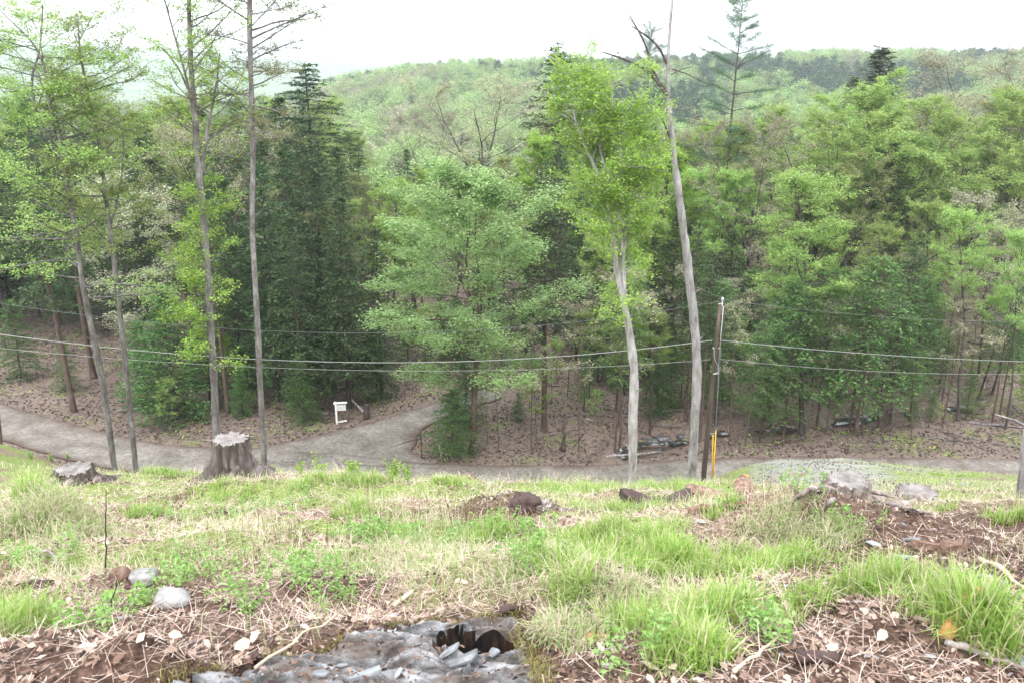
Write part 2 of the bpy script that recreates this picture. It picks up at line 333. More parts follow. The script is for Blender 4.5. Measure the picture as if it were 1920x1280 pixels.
# ------------------------------------------------------------------ ground sheet
s = np.linspace(-1, 1, 441); ca_ = 1.3*(.55*s+.45*s**3)
yy = [np.arange(-8, 1.3, .35)]
def geo(a, b, r): return a*r**np.arange(0, int(math.log(b/a)/math.log(r))+1)
yy += [geo(1.3, 12, 1.013), geo(12.2, 70, 1.018), geo(71, 4300, 1.03)]
rows = np.concatenate(yy)
GX = ca_[None]*(np.maximum(rows, 0)[:, None]+9); GY = np.repeat(rows[:, None], len(s), 1)
GZ = h(GX, GY)
nr, nc = GX.shape
i = np.arange(nr-1)[:, None]*nc; j = np.arange(nc-1)[None]
gf = np.stack([i+j, i+j+1, i+nc+j+1, i+nc+j], -1).reshape(-1, 4)
def ground_mats(x, y):
    """grass, gravel, litter, soil weights: what the ground is made of"""
    px = 960+F*x/(np.maximum(y, .5)*CP+SP*(1.2+.5*np.maximum(y, 0)))
    n1 = fbm(x*.9, y*.9, 4, 31); n2 = fbm(x*.22, y*.22, 3, 37)
    grass = sst(.42, .6, n1+.12*sst(4, 8, y))*sst(2.6, 3.6, y)
    grass = grass*(1-.75*sst(1350, 1500, px)*(1-sst(9, 11, y)))
    bank = sst(12, 15, y)*(1-sst(38, 39, y))
    gravel = bank*sst(1370, 1450, px)*(1-.9*sst(1520, 1700, px+400*(n2-.5)))*sst(.36, .5, n1+.1)
    litter = sst(36, 40, y)*(1-sst(150, 220, y))
    litter = litter*(1-.55*sst(1400, 1700, px)*sst(.45, .6, n2)*(y > 50))
    soil = (1-sst(2.4, 3.1, y+(n1-.5)*1.2)) + sst(1440, 1560, px+300*(n1-.5))*(1-sst(7.2, 8.6, y))*.95 + .8*sst(.62, .7, fbm(x*1.3, y*1.3, 3, 77))*(y < 14)
    soil = np.maximum(soil, ledge_mask(x, y, .13+.08*(n1-.5))*(y < 4))
    return np.clip(grass, 0, 1), np.clip(gravel, 0, 1), np.clip(litter, 0, 1), np.clip(soil, 0, 1)

m, nt, nd, ln, out = nmat("ground_mat")
tc = nd.new("ShaderNodeTexCoord")
def tex(kind, scale, detail=5, rough=.6, vec=None):
    t = nd.new(kind); t.inputs['Scale'].default_value = scale
    if 'Detail' in t.inputs: t.inputs['Detail'].default_value = detail; t.inputs['Roughness'].default_value = rough
    ln.new(vec or tc.outputs['Object'], t.inputs['Vector']); return t
at_ = nd.new("ShaderNodeAttribute"); at_.attribute_name = "kinds"
sep = nd.new("ShaderNodeSeparateColor"); ln.new(at_.outputs['Color'], sep.inputs[0])
nzf = tex("ShaderNodeTexNoise", 34, 6, .7); nzm = tex("ShaderNodeTexNoise", 3.2, 6, .65); nzl = tex("ShaderNodeTexNoise", .45, 5)
vor = tex("ShaderNodeTexVoronoi", 9); vor2 = tex("ShaderNodeTexVoronoi", 42)
duff = ramp(nd, [(.28, (.06, .04, .03)), (.5, (.19, .13, .10)), (.72, (.40, .31, .25))]); ln.new(nzf.outputs[0], duff.inputs[0])
soilc = ramp(nd, [(.3, (.03, .018, .014)), (.5, (.09, .055, .042)), (.62, (.17, .11, .085)), (.75, (.3, .22, .18))]); ln.new(nzf.outputs[0], soilc.inputs[0])
grs = ramp(nd, [(.3, (.07, .09, .025)), (.5, (.17, .22, .06)), (.7, (.3, .34, .13))]); ln.new(nzf.outputs[0], grs.inputs[0])
grv = ramp(nd, [(0, (.08, .08, .06)), (.5, (.16, .16, .135)), (1, (.27, .27, .24))]); ln.new(vor2.outputs['Color'], grv.inputs[0])
litc = ramp(nd, [(0, (.015, .01, .008)), (.3, (.03, .02, .016)), (.6, (.055, .037, .03)), (.85, (.095, .067, .055)), (1, (.2, .155, .13))]); ln.new(vor.outputs['Color'], litc.inputs[0])
base = mixc(nd, ln, duff.outputs[0], grs.outputs[0], sep.outputs[0])
base = mixc(nd, ln, base, grv.outputs[0], sep.outputs[1])
litm = mixc(nd, ln, litc.outputs[0], grs.outputs[0], ramp(nd, [(.6, (0, 0, 0)), (.75, (.5, .5, .5))]).outputs[0]) if False else litc.outputs[0]
lr = ramp(nd, [(.56, (0, 0, 0)), (.7, (.65, .65, .65))]); ln.new(nzl.outputs[0], lr.inputs[0])
litm = mixc(nd, ln, litc.outputs[0], grs.outputs[0], lr.outputs[0])
base = mixc(nd, ln, base, litm, sep.outputs[2])
base = mixc(nd, ln, base, soilc.outputs[0], at_.outputs['Alpha'])
vr = ramp(nd, [(.3, (.72, .72, .72)), (.7, (1.15, 1.15, 1.15))]); ln.new(nzm.outputs[0], vr.inputs[0])
base = mixc(nd, ln, base, vr.outputs[0], 1.0, 'MULTIPLY')
# far woodland floor beyond the valley
sx = nd.new("ShaderNodeSeparateXYZ"); ln.new(tc.outputs['Object'], sx.inputs[0])
mr = nd.new("ShaderNodeMapRange"); ln.new(sx.outputs[1], mr.inputs[0]); mr.inputs[1].default_value = 130; mr.inputs[2].default_value = 220
fz = tex("ShaderNodeTexNoise", .045, 8, .75)
fr = ramp(nd, [(.35, (.05, .09, .04)), (.5, (.13, .19, .07)), (.62, (.22, .21, .13))]); ln.new(fz.outputs[0], fr.inputs[0])
base = mixc(nd, ln, base, fr.outputs[0], mr.outputs[0])
p = nd.new("ShaderNodeBsdfPrincipled"); ln.new(base, p.inputs['Base Color']); p.inputs['Roughness'].default_value = .95; p.inputs['Specular IOR Level'].default_value = .15
bu = nd.new("ShaderNodeBump"); bu.inputs['Strength'].default_value = .7; bu.inputs['Distance'].default_value = .02; ln.new(nzf.outputs[0], bu.inputs['Height']); ln.new(bu.outputs[0], p.inputs['Normal'])
ln.new(p.outputs[0], out.inputs[0])

gme = mesh_np("ground", np.stack([GX, GY, GZ], -1).reshape(-1, 3), [gf], MAT["ground_mat"], smooth=True)
kd = np.stack([k.ravel() for k in ground_mats(GX, GY)], 1).astype(np.float32)
ca2 = gme.color_attributes.new("kinds", 'FLOAT_COLOR', 'POINT'); ca2.data.foreach_set("color", kd.ravel())
g = link("ground", gme); tag(g, kind="structure")

# ------------------------------------------------------------------ roads, stream
m, nt, nd, ln, out = nmat("road_mat")
tc = nd.new("ShaderNodeTexCoord")
n1 = tex("ShaderNodeTexNoise", .55, 6, .7); n2 = tex("ShaderNodeTexNoise", 30, 4, .7); n3 = tex("ShaderNodeTexVoronoi", 14)
r1 = ramp(nd, [(.3, (.13, .115, .10)), (.5, (.205, .185, .165)), (.7, (.30, .275, .25))]); ln.new(n1.outputs[0], r1.inputs[0])
r2 = ramp(nd, [(.35, (.65, .65, .65)), (.65, (1.2, 1.2, 1.2))]); ln.new(n2.outputs[0], r2.inputs[0])
c = mixc(nd, ln, r1.outputs[0], r2.outputs[0], 1.0, 'MULTIPLY')
n4 = tex('ShaderNodeTexNoise', 4.5, 6, .75); r4 = ramp(nd, [(.36, (.62, .6, .58)), (.5, (1, 1, 1)), (.64, (1.25, 1.25, 1.25))]); ln.new(n4.outputs[0], r4.inputs[0]); c = mixc(nd, ln, c, r4.outputs[0], 1.0, 'MULTIPLY')
at2 = nd.new("ShaderNodeAttribute"); at2.attribute_name = "edge"
r3 = ramp(nd, [(0, (.16, .11, .085)), (1, (.09, .06, .048))]); ln.new(n3.outputs['Color'], r3.inputs[0])
c = mixc(nd, ln, c, r3.outputs[0], at2.outputs['Fac'])
p = nd.new("ShaderNodeBsdfPrincipled"); ln.new(c, p.inputs['Base Color']); p.inputs['Roughness'].default_value = .9; p.inputs['Specular IOR Level'].default_value = .2
bu = nd.new("ShaderNodeBump"); bu.inputs['Strength'].default_value = .4; bu.inputs['Distance'].default_value = .03; ln.new(n2.outputs[0], bu.inputs['Height']); ln.new(bu.outputs[0], p.inputs['Normal'])
ln.new(p.outputs[0], out.inputs[0])
def strip(name, cl, wl, wr, z, mat, nx=16, seed=0, edge=True, wob=.35, zf=None):
    t = np.gradient(cl, axis=0); t /= np.linalg.norm(t, axis=1)[:, None]; nrm = np.stack([-t[:, 1], t[:, 0]], 1)
    n = len(cl); ii = np.arange(n)
    L = wl+(fbm(ii*.35, ii*0+seed, 3, seed)-.5)*wob; R = wr+(fbm(ii*.35, ii*0+seed+9, 3, seed)-.5)*wob
    L = np.maximum(L, .06); R = np.maximum(R, .06); u = np.linspace(0, 1, nx)[None]
    off = -R[:, None]*(1-u)+L[:, None]*u
    XY = cl[:, None]+nrm[:, None]*off[..., None]
    rut = .03*np.cos(off*3.9)
    Z = (z if zf is None else zf[:, None])+rut*(0.6 if edge else 0)+0*off
    V = np.concatenate([XY, (Z+np.zeros(off.shape))[..., None]], -1).reshape(-1, 3)
    a = np.arange(n-1)[:, None]*nx; b = np.arange(nx-1)[None]
    me = mesh_np(name, V, [np.stack([a+b, a+b+1, a+nx+b+1, a+nx+b], -1).reshape(-1, 4)], mat, smooth=True)
    e = np.clip(np.abs(u*2-1)**5*1.1+.0*off, 0, 1)+(fbm(XY[..., 0]*1.5, XY[..., 1]*1.5, 3, 3)-.55)*1.0*(np.abs(u*2-1) > .45)
    e = e+.55*np.exp(-(off/.28)**2)*(fbm(XY[..., 0]*.6, XY[..., 1]*.6, 3, 13) > .5)*.5
    ate = me.attributes.new("edge", 'FLOAT', 'POINT'); ate.data.foreach_set("value", np.clip(e, 0, 1).astype(np.float32).ravel())
    o = link(name, me); tag(o, kind="structure"); return o
def dense(cl, n):
    d = np.concatenate([[0], np.cumsum(np.linalg.norm(np.diff(cl, axis=0), axis=1))]); q = np.linspace(0, d[-1], n)
    return np.stack([np.interp(q, d, cl[:, 0]), np.interp(q, d, cl[:, 1])], 1)
rd = dense(ROADC, 260)
wn_ = 1.75+.5*np.exp(-((rd[:, 0]+14)/5)**2)
strip("gravel_road", rd, wn_, wn_, ROAD_Z+.06, MAT["road_mat"], seed=3)
dL, dR = dense(bez(DR_L), 90), dense(bez(DR_R), 90); cm = (dL+dR)/2; hw = np.linalg.norm(dL-dR, axis=1)/2
wa = (fbm(np.arange(90)*.3, np.zeros(90), 3, 7)-.5)*.35; nv = (dL-dR)/(2*hw[:, None]); dL = dL+nv*wa[:, None]; dR = dR-nv*wa[::-1, None]
u_ = np.linspace(0, 1, 20)[None, :, None]; XY = dR[:, None]*(1-u_)+dL[:, None]*u_; uu = u_[..., 0]
a_ = np.arange(89)[:, None]*20; b_ = np.arange(19)[None]
me = mesh_np("side_track", np.concatenate([XY, np.full((90, 20, 1), ROAD_Z+.075)], -1).reshape(-1, 3), [np.stack([a_+b_, a_+b_+1, a_+21+b_, a_+20+b_], -1).reshape(-1, 4)], MAT["road_mat"], smooth=True)
e_ = np.clip(np.abs(uu*2-1)**7, 0, 1)+(fbm(XY[..., 0]*1.5, XY[..., 1]*1.5, 3, 3)-.55)*(np.abs(uu*2-1) > .6); e_ = e_*sst(0, .25, np.arange(90)[:, None]/90)
at_e = me.attributes.new("edge", 'FLOAT', 'POINT'); at_e.data.foreach_set("value", np.clip(e_, 0, 1).astype(np.float32).ravel()); tag(link("side_track", me), kind="structure")

m, nt, nd, ln, out = nmat("water_mat")
tc = nd.new("ShaderNodeTexCoord"); n1 = tex("ShaderNodeTexNoise", 3.5, 6, .7)
fo = tex("ShaderNodeTexNoise", 1.6, 6, .75); fr = ramp(nd, [(.52, (.035, .035, .03)), (.62, (.6, .62, .65))]); ln.new(fo.outputs[0], fr.inputs[0])
p = nd.new("ShaderNodeBsdfPrincipled"); ln.new(fr.outputs[0], p.inputs['Base Color']); p.inputs['Roughness'].default_value = .12
bu = nd.new("ShaderNodeBump"); bu.inputs['Strength'].default_value = .8; bu.inputs['Distance'].default_value = .1; ln.new(n1.outputs[0], bu.inputs['Height']); ln.new(bu.outputs[0], p.inputs['Normal'])
ln.new(p.outputs[0], out.inputs[0])
sc_ = dense(STREAMC, 160); sc_ = sc_[(sc_[:, 1] > 42.9)]
strip("stream_water", sc_, .34, .34, -20.80, MAT["water_mat"], nx=6, seed=5, edge=False, wob=1.5)

# ------------------------------------------------------------------ tree generators
def unit(v): return v/(np.linalg.norm(v)+1e-9)
def dirv(az, el): return np.array([math.cos(az)*math.cos(el), math.sin(az)*math.cos(el), math.sin(el)])
class Wood:
    """collects branches, twig segments and leaf anchors"""
    def __init__(s, seed): s.rng = np.random.default_rng(seed); s.acc = Acc(); s.tw = []; s.dead = 0
    def limb(s, p, d, L, r, n=6, up=.15, wob=.12, k=4, rtip=.25):
        pts = [np.array(p, float)]; d = unit(np.array(d, float)); st = L/(n-1)
        for i in range(n-1):
            d = unit(d+np.array([0, 0, up])/n*3+s.rng.normal(size=3)*wob)
            pts.append(pts[-1]+d*st)
        pts = np.array(pts); rr = np.linspace(r, r*rtip, n)
        tube(s.acc, pts, rr, k, cap=False); return pts, rr
    def spread(s, pts, L, r, nsec, ntw, secf=.4, twl=.5, up=.1, start=.2, flat=.5):
        """second-order branches and twigs along one limb"""
        n = len(pts)
        for q in range(nsec):
            t = start+(1-start)*(q+s.rng.random()*.8)/nsec; t = min(t, .99)
            i = int(t*(n-1)); f = t*(n-1)-i; p = pts[i]*(1-f)+pts[i+1]*f; ax = unit(pts[i+1]-pts[i])
            side = unit(np.cross(ax, [0, 0, 1.])+1e-6)*(1 if q % 2 else -1)
            d = unit(ax*.7+side*.9+s.rng.normal(size=3)*.28+np.array([0, 0, up]))
            if flat < 1: d[2] *= (1-flat*.6)
            l2 = L*secf*(1.15-.7*t)*(.7+.6*s.rng.random())
            pp, _ = s.limb(p, d, l2, max(r*.3*(1-t*.5), .006), n=4, up=up*.6, wob=.12, k=3)
            s.twigs(pp, l2, ntw, twl, up)
        s.twigs(pts, L, ntw, twl, up, start=.5)
    def twigs(s, pts, L, ntw, twl, up, start=.15):
        n = len(pts); rg = s.rng
        t = start+(1-start)*rg.random(ntw); t[-1] = .99
        i = np.minimum((t*(n-1)).astype(int), n-2); f = (t*(n-1)-i)[:, None]
        p = pts[i]*(1-f)+pts[i+1]*f; ax = pts[i+1]-pts[i]; ax /= np.linalg.norm(ax, axis=1)[:, None]
        d = ax*.8+rg.normal(size=(ntw, 3))*np.array([.7, .7, .4])+np.array([0, 0, up]); d /= np.linalg.norm(d, axis=1)[:, None]
        l = twl*(.5+rg.random(ntw))[:, None]
        s.tw.append(np.concatenate([p, p+d*l], 1))
    def finish(s, mat, leafmat_, nleaf, size, scat=.12, upb=.6, asp=.6, twr=.008, name="tree", clump=1.0, flatz=1):
        tw = np.concatenate(s.tw); rg = s.rng
        sticks(s.acc, tw[:, :3], tw[:, 3:], twr, twr*.45)
        trunk = s.acc.mesh(name+"_trunk", mat, True)
        lf = Acc()
        if nleaf:
            w = rg.random(len(tw))**clump; w /= w.sum()
            k = rg.choice(len(tw), nleaf, p=w); t = (.15+.95*rg.random(nleaf))[:, None]
            C = tw[k, :3]*(1-t)+tw[k, 3:]*t+rg.normal(size=(nleaf, 3))*scat*np.array([1, 1, flatz])
            leaves(lf, C, size*(.6+.8*rg.random(nleaf)), rg, upb, asp)
            return trunk, lf.mesh(name+"_crown", leafmat_)
        return trunk, None

def broadleaf(seed, H=16, R=4.5, cb=.35, nl=20, el0=.3, el1=1.1, lm="leaf_spring", bk="bark_dark", nleaf=16000, size=.14, forks=1, env=None, nsec=6, ntw=6, scat=.11, secf=.42, twl=.6, r0=None, wob=.05, upb=.6, asp=.6, clump=1.2, lean=0, flatz=.7, nm=2.2, sm=.86):
    w = Wood(seed); rg = w.rng; r0 = r0 or H*.011
    th = H*(.93 if forks == 1 else .5)
    pts = [np.array([0, 0, -.5])]; n = 12; d = np.array([lean*.1, 0, 1.])
    for i in range(n):
        d = unit(d*1.0+np.append(rg.normal(size=2)*wob, .12)); pts.append(pts[-1]+d*(th+.5)/n)
    pts = np.array(pts); rr = r0*(1-.8*(np.linspace(0, 1, n+1)**1.1)*(th/H)); rr[0] *= 1.5; rr[1] *= 1.08
    tube(w.acc, pts, rr, 8, cap=False)
    leaders = [(pts, rr)]
    if forks > 1:
        for q in range(forks):
            a = q*2*math.pi/forks+rg.random()*.7; d0 = dirv(a, 1.15+.2*rg.random())
            leaders.append(w.limb(pts[-1]-np.array([0, 0, .2*q]), d0, (H*1.0-th)*(.8+.25*rg.random()), rr[-1]*.75, n=9, up=.12, wob=.08, k=6, rtip=.15))
    e = env or (lambda t: math.sin(math.pi*min(1, (.18+.82*t)))**.6)
    for q in range(nl):
        t = (q+rg.random()*.7)/nl; hz = H*(cb+(1-cb)*t*.97)
        c = [L for L in leaders if L[0][0, 2] <= hz <= L[0][-1, 2]] or [leaders[-1]]
        lp, lr = c[int(rg.integers(len(c)))]
        i = int(np.clip(np.searchsorted(lp[:, 2], hz)-1, 0, len(lp)-2)); f = np.clip((hz-lp[i, 2])/(lp[i+1, 2]-lp[i, 2]+1e-6), 0, 1)
        p = lp[i]*(1-f)+lp[i+1]*f; az = q*2.4+rg.random()*.6
        el = el0+(el1-el0)*t+rg.normal()*.1; L = R*e(t)*(.75+.4*rg.random())
        r = min(lr[i]*.6, .012*L+.015)
        bp, br = w.limb(p, dirv(az, el), L, r, n=7, up=.1 if el0 > .15 else .04, wob=.13, k=4)
        w.spread(bp, L, r, nsec, ntw, secf=secf, twl=twl, up=.12)
    return w.finish(MAT[bk], MAT[lm], int(nleaf*nm), size*sm, scat=scat, upb=upb, asp=asp, clump=clump, flatz=flatz)

def conifer(seed, H=16, R=3.2, cb=.12, dz=.42, nb=5, droop=.25, lm="hemlock", bk="bark_dark", size=.16, ntw=12, nl=6, prof=.8, thick=.5, r0=None, el=.1, irr=.25, sub=1.0, lean=0, bare=6):
    w = Wood(seed); rg = w.rng; r0 = r0 or H*.011
    n = 14; pts = np.stack([np.cumsum(rg.normal(size=n)*.03)+lean*np.linspace(0, 1, n)**1.5, np.cumsum(rg.normal(size=n)*.03), np.linspace(-.5, H, n)], 1)
    rr = r0*(1-.93*np.linspace(0, 1, n)); rr[0] *= 1.4; tube(w.acc, pts, rr, 8, cap=False)
    TW0, TW1 = [], []; z = H*cb; q = 0
    while z < H*.985:
        t = (z/H-cb)/(1-cb); x0 = np.array([np.interp(z, pts[:, 2], pts[:, 0]), np.interp(z, pts[:, 2], pts[:, 1]), z])
        for b in range(nb):
            az = q*1.1+b*2*math.pi/nb+rg.normal()*.3
            L = R*((1-t)**prof)*(.25+.75*min(1, t*4+.35))*(1-irr+2*irr*rg.random()*.8)+.12
            e = el+.5*t*t; m_ = 5; bp = [x0+np.array([0, 0, rg.normal()*dz*.4])]; d = dirv(az, e+rg.normal()*.13)
            for k in range(m_-1):
                d = unit(d+np.array([0, 0, -droop*.5])); bp.append(bp[-1]+d*L/(m_-1))
            bp = np.array(bp); tube(w.acc, bp, np.linspace(.008*L+.008, .004, m_), 3, cap=False)
            nt_ = max(4, int(ntw*(L/R)**.7)); tt = np.linspace(.12, 1, nt_); ii = np.minimum((tt*(m_-1)).astype(int), m_-2); f = (tt*(m_-1)-ii)[:, None]
            pp = bp[ii]*(1-f)+bp[ii+1]*f; ax = bp[ii+1]-bp[ii]; ax /= np.linalg.norm(ax, axis=1)[:, None]
            sd_ = np.cross(ax, [0, 0, 1.]); sd_ *= np.where(np.arange(nt_) % 2, 1, -1)[:, None]
            dd = ax*.75+sd_*.8+rg.normal(size=(nt_, 3))*.15; dd[:, 2] -= droop*.5; dd /= np.linalg.norm(dd, axis=1)[:, None]
            ll = (.34*L*(1.1-tt)+.16)*(.7+.6*rg.random(nt_))*sub
            TW0.append(pp); TW1.append(pp+dd*ll[:, None])
        for b in range(0): pass
        z += dz*(.75+.5*rg.random())*(1-.35*t); q += 1
    for b in range(bare):                                   # dead snags below the crown
        z = H*cb*(.25+.7*rg.random()); az = rg.random()*6.3
        w.limb([0, 0, z], dirv(az, -.05), R*(.2+.35*rg.random()), .015, n=4, up=-.05, k=3)
    a, b = np.concatenate(TW0), np.concatenate(TW1)
    N = len(a)*nl; k = np.repeat(np.arange(len(a)), nl); t = np.tile(np.linspace(.1, 1, nl), len(a))[:, None]
    C = a[k]*(1-t)+b[k]*t+rg.normal(size=(N, 3))*np.array([.06, .06, .055]); ax = (b-a)[k]; ax /= np.linalg.norm(ax, axis=1)[:, None]+1e-9
    size = size*1.45; lf = Acc(); sd2 = np.cross(ax, [0, 0, 1.]); ax2 = ax+sd2*rg.choice([-1, 1], N)[:, None]*.7
    leaves(lf, C, size*(.7+.6*rg.random(N)), rg, .8, .4, .05, axis=ax2*3)
    return w.acc.mesh("conifer_trunk", MAT[bk], True), lf.mesh("conifer_crown", MAT[lm])

def whitepine(seed, H=26, R=5.2, cb=.45, dz=1.3, nb=4, lm="pine", size=.19, tuft=52, tpb=15, bk="bark_dark", skip=.2, el=.05):
    w = Wood(seed); rg = w.rng; n = 14
    pts = np.stack([np.cumsum(rg.normal(size=n)*.06), np.cumsum(rg.normal(size=n)*.06), np.linspace(-.5, H, n)], 1); r0 = H*.009
    tube(w.acc, pts, r0*(1-.93*np.linspace(0, 1, n)), 8, cap=False); z = H*cb; q = 0; CC = []; AX = []
    while z < H*.965:
        t = (z/H-cb)/(1-cb)
        for b in range(nb):
            if rg.random() < skip: continue
            az = q*1.3+b*2*math.pi/nb+rg.normal()*.35; L = R*(1-t)**.6*(.35+.85*rg.random())+.6
            x0 = np.array([np.interp(z, pts[:, 2], pts[:, 0]), np.interp(z, pts[:, 2], pts[:, 1]), z+rg.normal()*.12])
            bp, _ = w.limb(x0, dirv(az, el+.5*t), L, .012*L+.012, n=6, up=.03, wob=.08, k=3)
            tuft_ = int(tuft*(1-.65*t))
            for k in range(tpb):
                tt = .35+.65*(k+rg.random())/tpb; i = min(int(tt*5), 4); p = bp[i]+(bp[i+1]-bp[i])*(tt*5-i)
                d = unit((bp[i+1]-bp[i])+rg.normal(size=3)*np.array([.5, .5, .15])*L*.25)
                e = p+d*L*.22*(.4+rg.random()); w.tw.append(np.concatenate([p, e])[None])
                u = rg.random((tuft_, 1)); CC.append(p*(1-u)+e*u+rg.normal(size=(tuft_, 3))*np.array([.24, .24, .09])); AX.append(np.repeat(d[None], tuft_, 0)+rg.normal(size=(tuft_, 3))*.9+np.array([0, 0, .4]))
        z += dz*(.7+.6*rg.random())*(1-.4*t); q += 1
    tw = np.concatenate(w.tw); sticks(w.acc, tw[:, :3], tw[:, 3:], .012, .005)
    lf = Acc(); C = np.concatenate(CC); leaves(lf, C, size*(.7+.6*rg.random(len(C))), rg, .3, .16, .05, axis=np.concatenate(AX)*2)
    return w.acc.mesh("pine_trunk", MAT[bk], True), lf.mesh("pine_crown", MAT[lm])

P_ = {}
def proto(key, H, meshes): P_[key] = (H, meshes)
for k in range(3):
    proto(f"hem{k}", 16, conifer(10+k, 16, (3.3, 2.7, 3.8)[k], cb=.1, lm="hemlock", ntw=13, nl=6, dz=.44, droop=(.3, .35, .25)[k]))
proto("hemhi", 16, conifer(20, 16, 2.9, cb=.42, lm="hemlock", bk="bark_brown", ntw=12, nl=6, bare=14))
proto("hems0", 7, conifer(21, 7, 2.3, cb=.06, lm="hemlock_light", dz=.3, ntw=12, nl=6, size=.12, droop=.3, prof=.7))
proto("hems1", 10, conifer(22, 10, 2.5, cb=.22, lm="hemlock_light", dz=.36, ntw=12, nl=6, size=.13, droop=.25, prof=.55, irr=.45, nb=5, r0=.11, bk="bark_brown"))
proto("hems2", 11, conifer(23, 11, 2.3, cb=.36, lm="hemlock_light", dz=.42, ntw=11, nl=6, size=.13, droop=.25, prof=.45, irr=.5, nb=4, r0=.09, bk="bark_brown", bare=9))
proto("spruce", 20, conifer(24, 20, 4.2, cb=.1, lm="hemlock", dz=.5, ntw=16, nl=8, size=.17, droop=.3, el=.05, prof=.7, nb=5, irr=.6))
proto("cedar", 14, conifer(25, 14, 2.2, cb=.05, lm="cedar", dz=.4, ntw=11, nl=5, size=.16, droop=-.1, el=.35, prof=.75))
proto("pine0", 26, whitepine(30)); proto("pine1", 26, whitepine(31, R=5.6, cb=.35, skip=.1))
proto("spr0", 16, broadleaf(40, 16, 5.0, .3, 22, lm="leaf_spring"))
proto("spr1", 16, broadleaf(41, 16, 4.6, .38, 20, lm="leaf_spring", forks=3, el0=.4))
proto("spr2", 14, broadleaf(42, 14, 5.6, .3, 22, lm="leaf_spring", forks=4, el0=.2, size=.13, nleaf=19000))
proto("mint", 15, broadleaf(53, 15, 4.6, .26, 32, el0=.12, el1=1.2, lm="leaf_mint", bk="bark_brown", nleaf=26000, size=.13, forks=3, scat=.16, upb=.8, nsec=7, r0=.15))
proto("bri0", 14, broadleaf(44, 14, 3.8, .25, 20, lm="leaf_bright", nleaf=17000, size=.13))
proto("bud0", 18, broadleaf(45, 18, 5.6, .35, 20, lm="leaf_bud", bk="bark_dark", forks=3, nleaf=9000, size=.12, wob=.1, ntw=8))
proto("bud1", 17, broadleaf(46, 17, 5.0, .4, 18, lm="leaf_bud", bk="bark_dark", forks=2, nleaf=6000, size=.12, wob=.1, ntw=9))
proto("oli0", 18, broadleaf(47, 18, 4.4, .35, 20, lm="leaf_olive", forks=2, nleaf=11000, size=.12))
proto("whi0", 10, broadleaf(48, 10, 3.0, .15, 18, lm="leaf_white", forks=3, nleaf=8000, size=.11, r0=.07, ntw=5, nsec=5))
proto("high", 17, broadleaf(49, 17, 3.4, .5, 16, lm="leaf_spring", bk="bark_dark", nleaf=11000, size=.12, wob=.06, r0=.14))
proto("sap0", 6, broadleaf(50, 6, 1.6, .3, 12, lm="leaf_spring", bk="bark_brown", nleaf=2200, size=.10, r0=.035, nsec=3, ntw=4, twl=.35, scat=.08))
proto("slim", 9, broadleaf(51, 9, 1.5, .45, 9, lm="leaf_bud", bk="bark_brown", nleaf=900, size=.1, r0=.05, nsec=3, ntw=4, twl=.4, scat=.08))
NTREE = 0
NAMES = {'hem': 'hemlock_tree', 'spr': 'maple_tree', 'pin': 'pine_tree', 'spru': 'spruce_tree', 'ced': 'cedar_tree', 'min': 'beech_tree', 'bri': 'birch_tree', 'bud': 'oak_tree', 'oli': 'ash_tree', 'whi': 'shadbush_tree', 'hig': 'ash_tree', 'sap': 'sapling', 'sli': 'sapling'}
PROJ = []
def tree(key, x, y, H, label, group=None, rz=None, wide=1.0, tilt=(0, 0), cat="tree"):
    global NTREE
    h0, (tm, cm) = P_[key]; rg = random.Random(NTREE*7+3); NTREE += 1
    nm = NAMES['spru'] if key == 'spruce' else NAMES[key[:3]]
    o = empty(nm, (x, y, h1(x, y)), label, cat if key[:3] not in ('sap', 'sli') else 'sapling', group, rg.random()*6.28 if rz is None else rz)
    s_ = H/h0; o.scale = (s_*wide, s_*wide, s_); o.rotation_euler[0] = tilt[0]; o.rotation_euler[1] = tilt[1]
    link("trunk", tm, o)
    if cm: link("crown", cm, o)
    PROJ.append((x, y)); return o
def treepx(key, px, pyb, pyt, label, Y=None, **kw):
    """base where that picture point shows the ground (or at depth Y), top on row pyt"""
    if Y is None: q = hit(px, pyb); x, y = q[0], q[1]
    else:
        y = Y; z = -20.5; x = (px-960)/F*(Y*CP-z*SP)
    z0 = h1(x, y); zt = -tof(pyt)*y
    if kw.pop('fixx', False): pass
    return tree(key, x, y, max(zt-z0, 1.0), label, **kw)
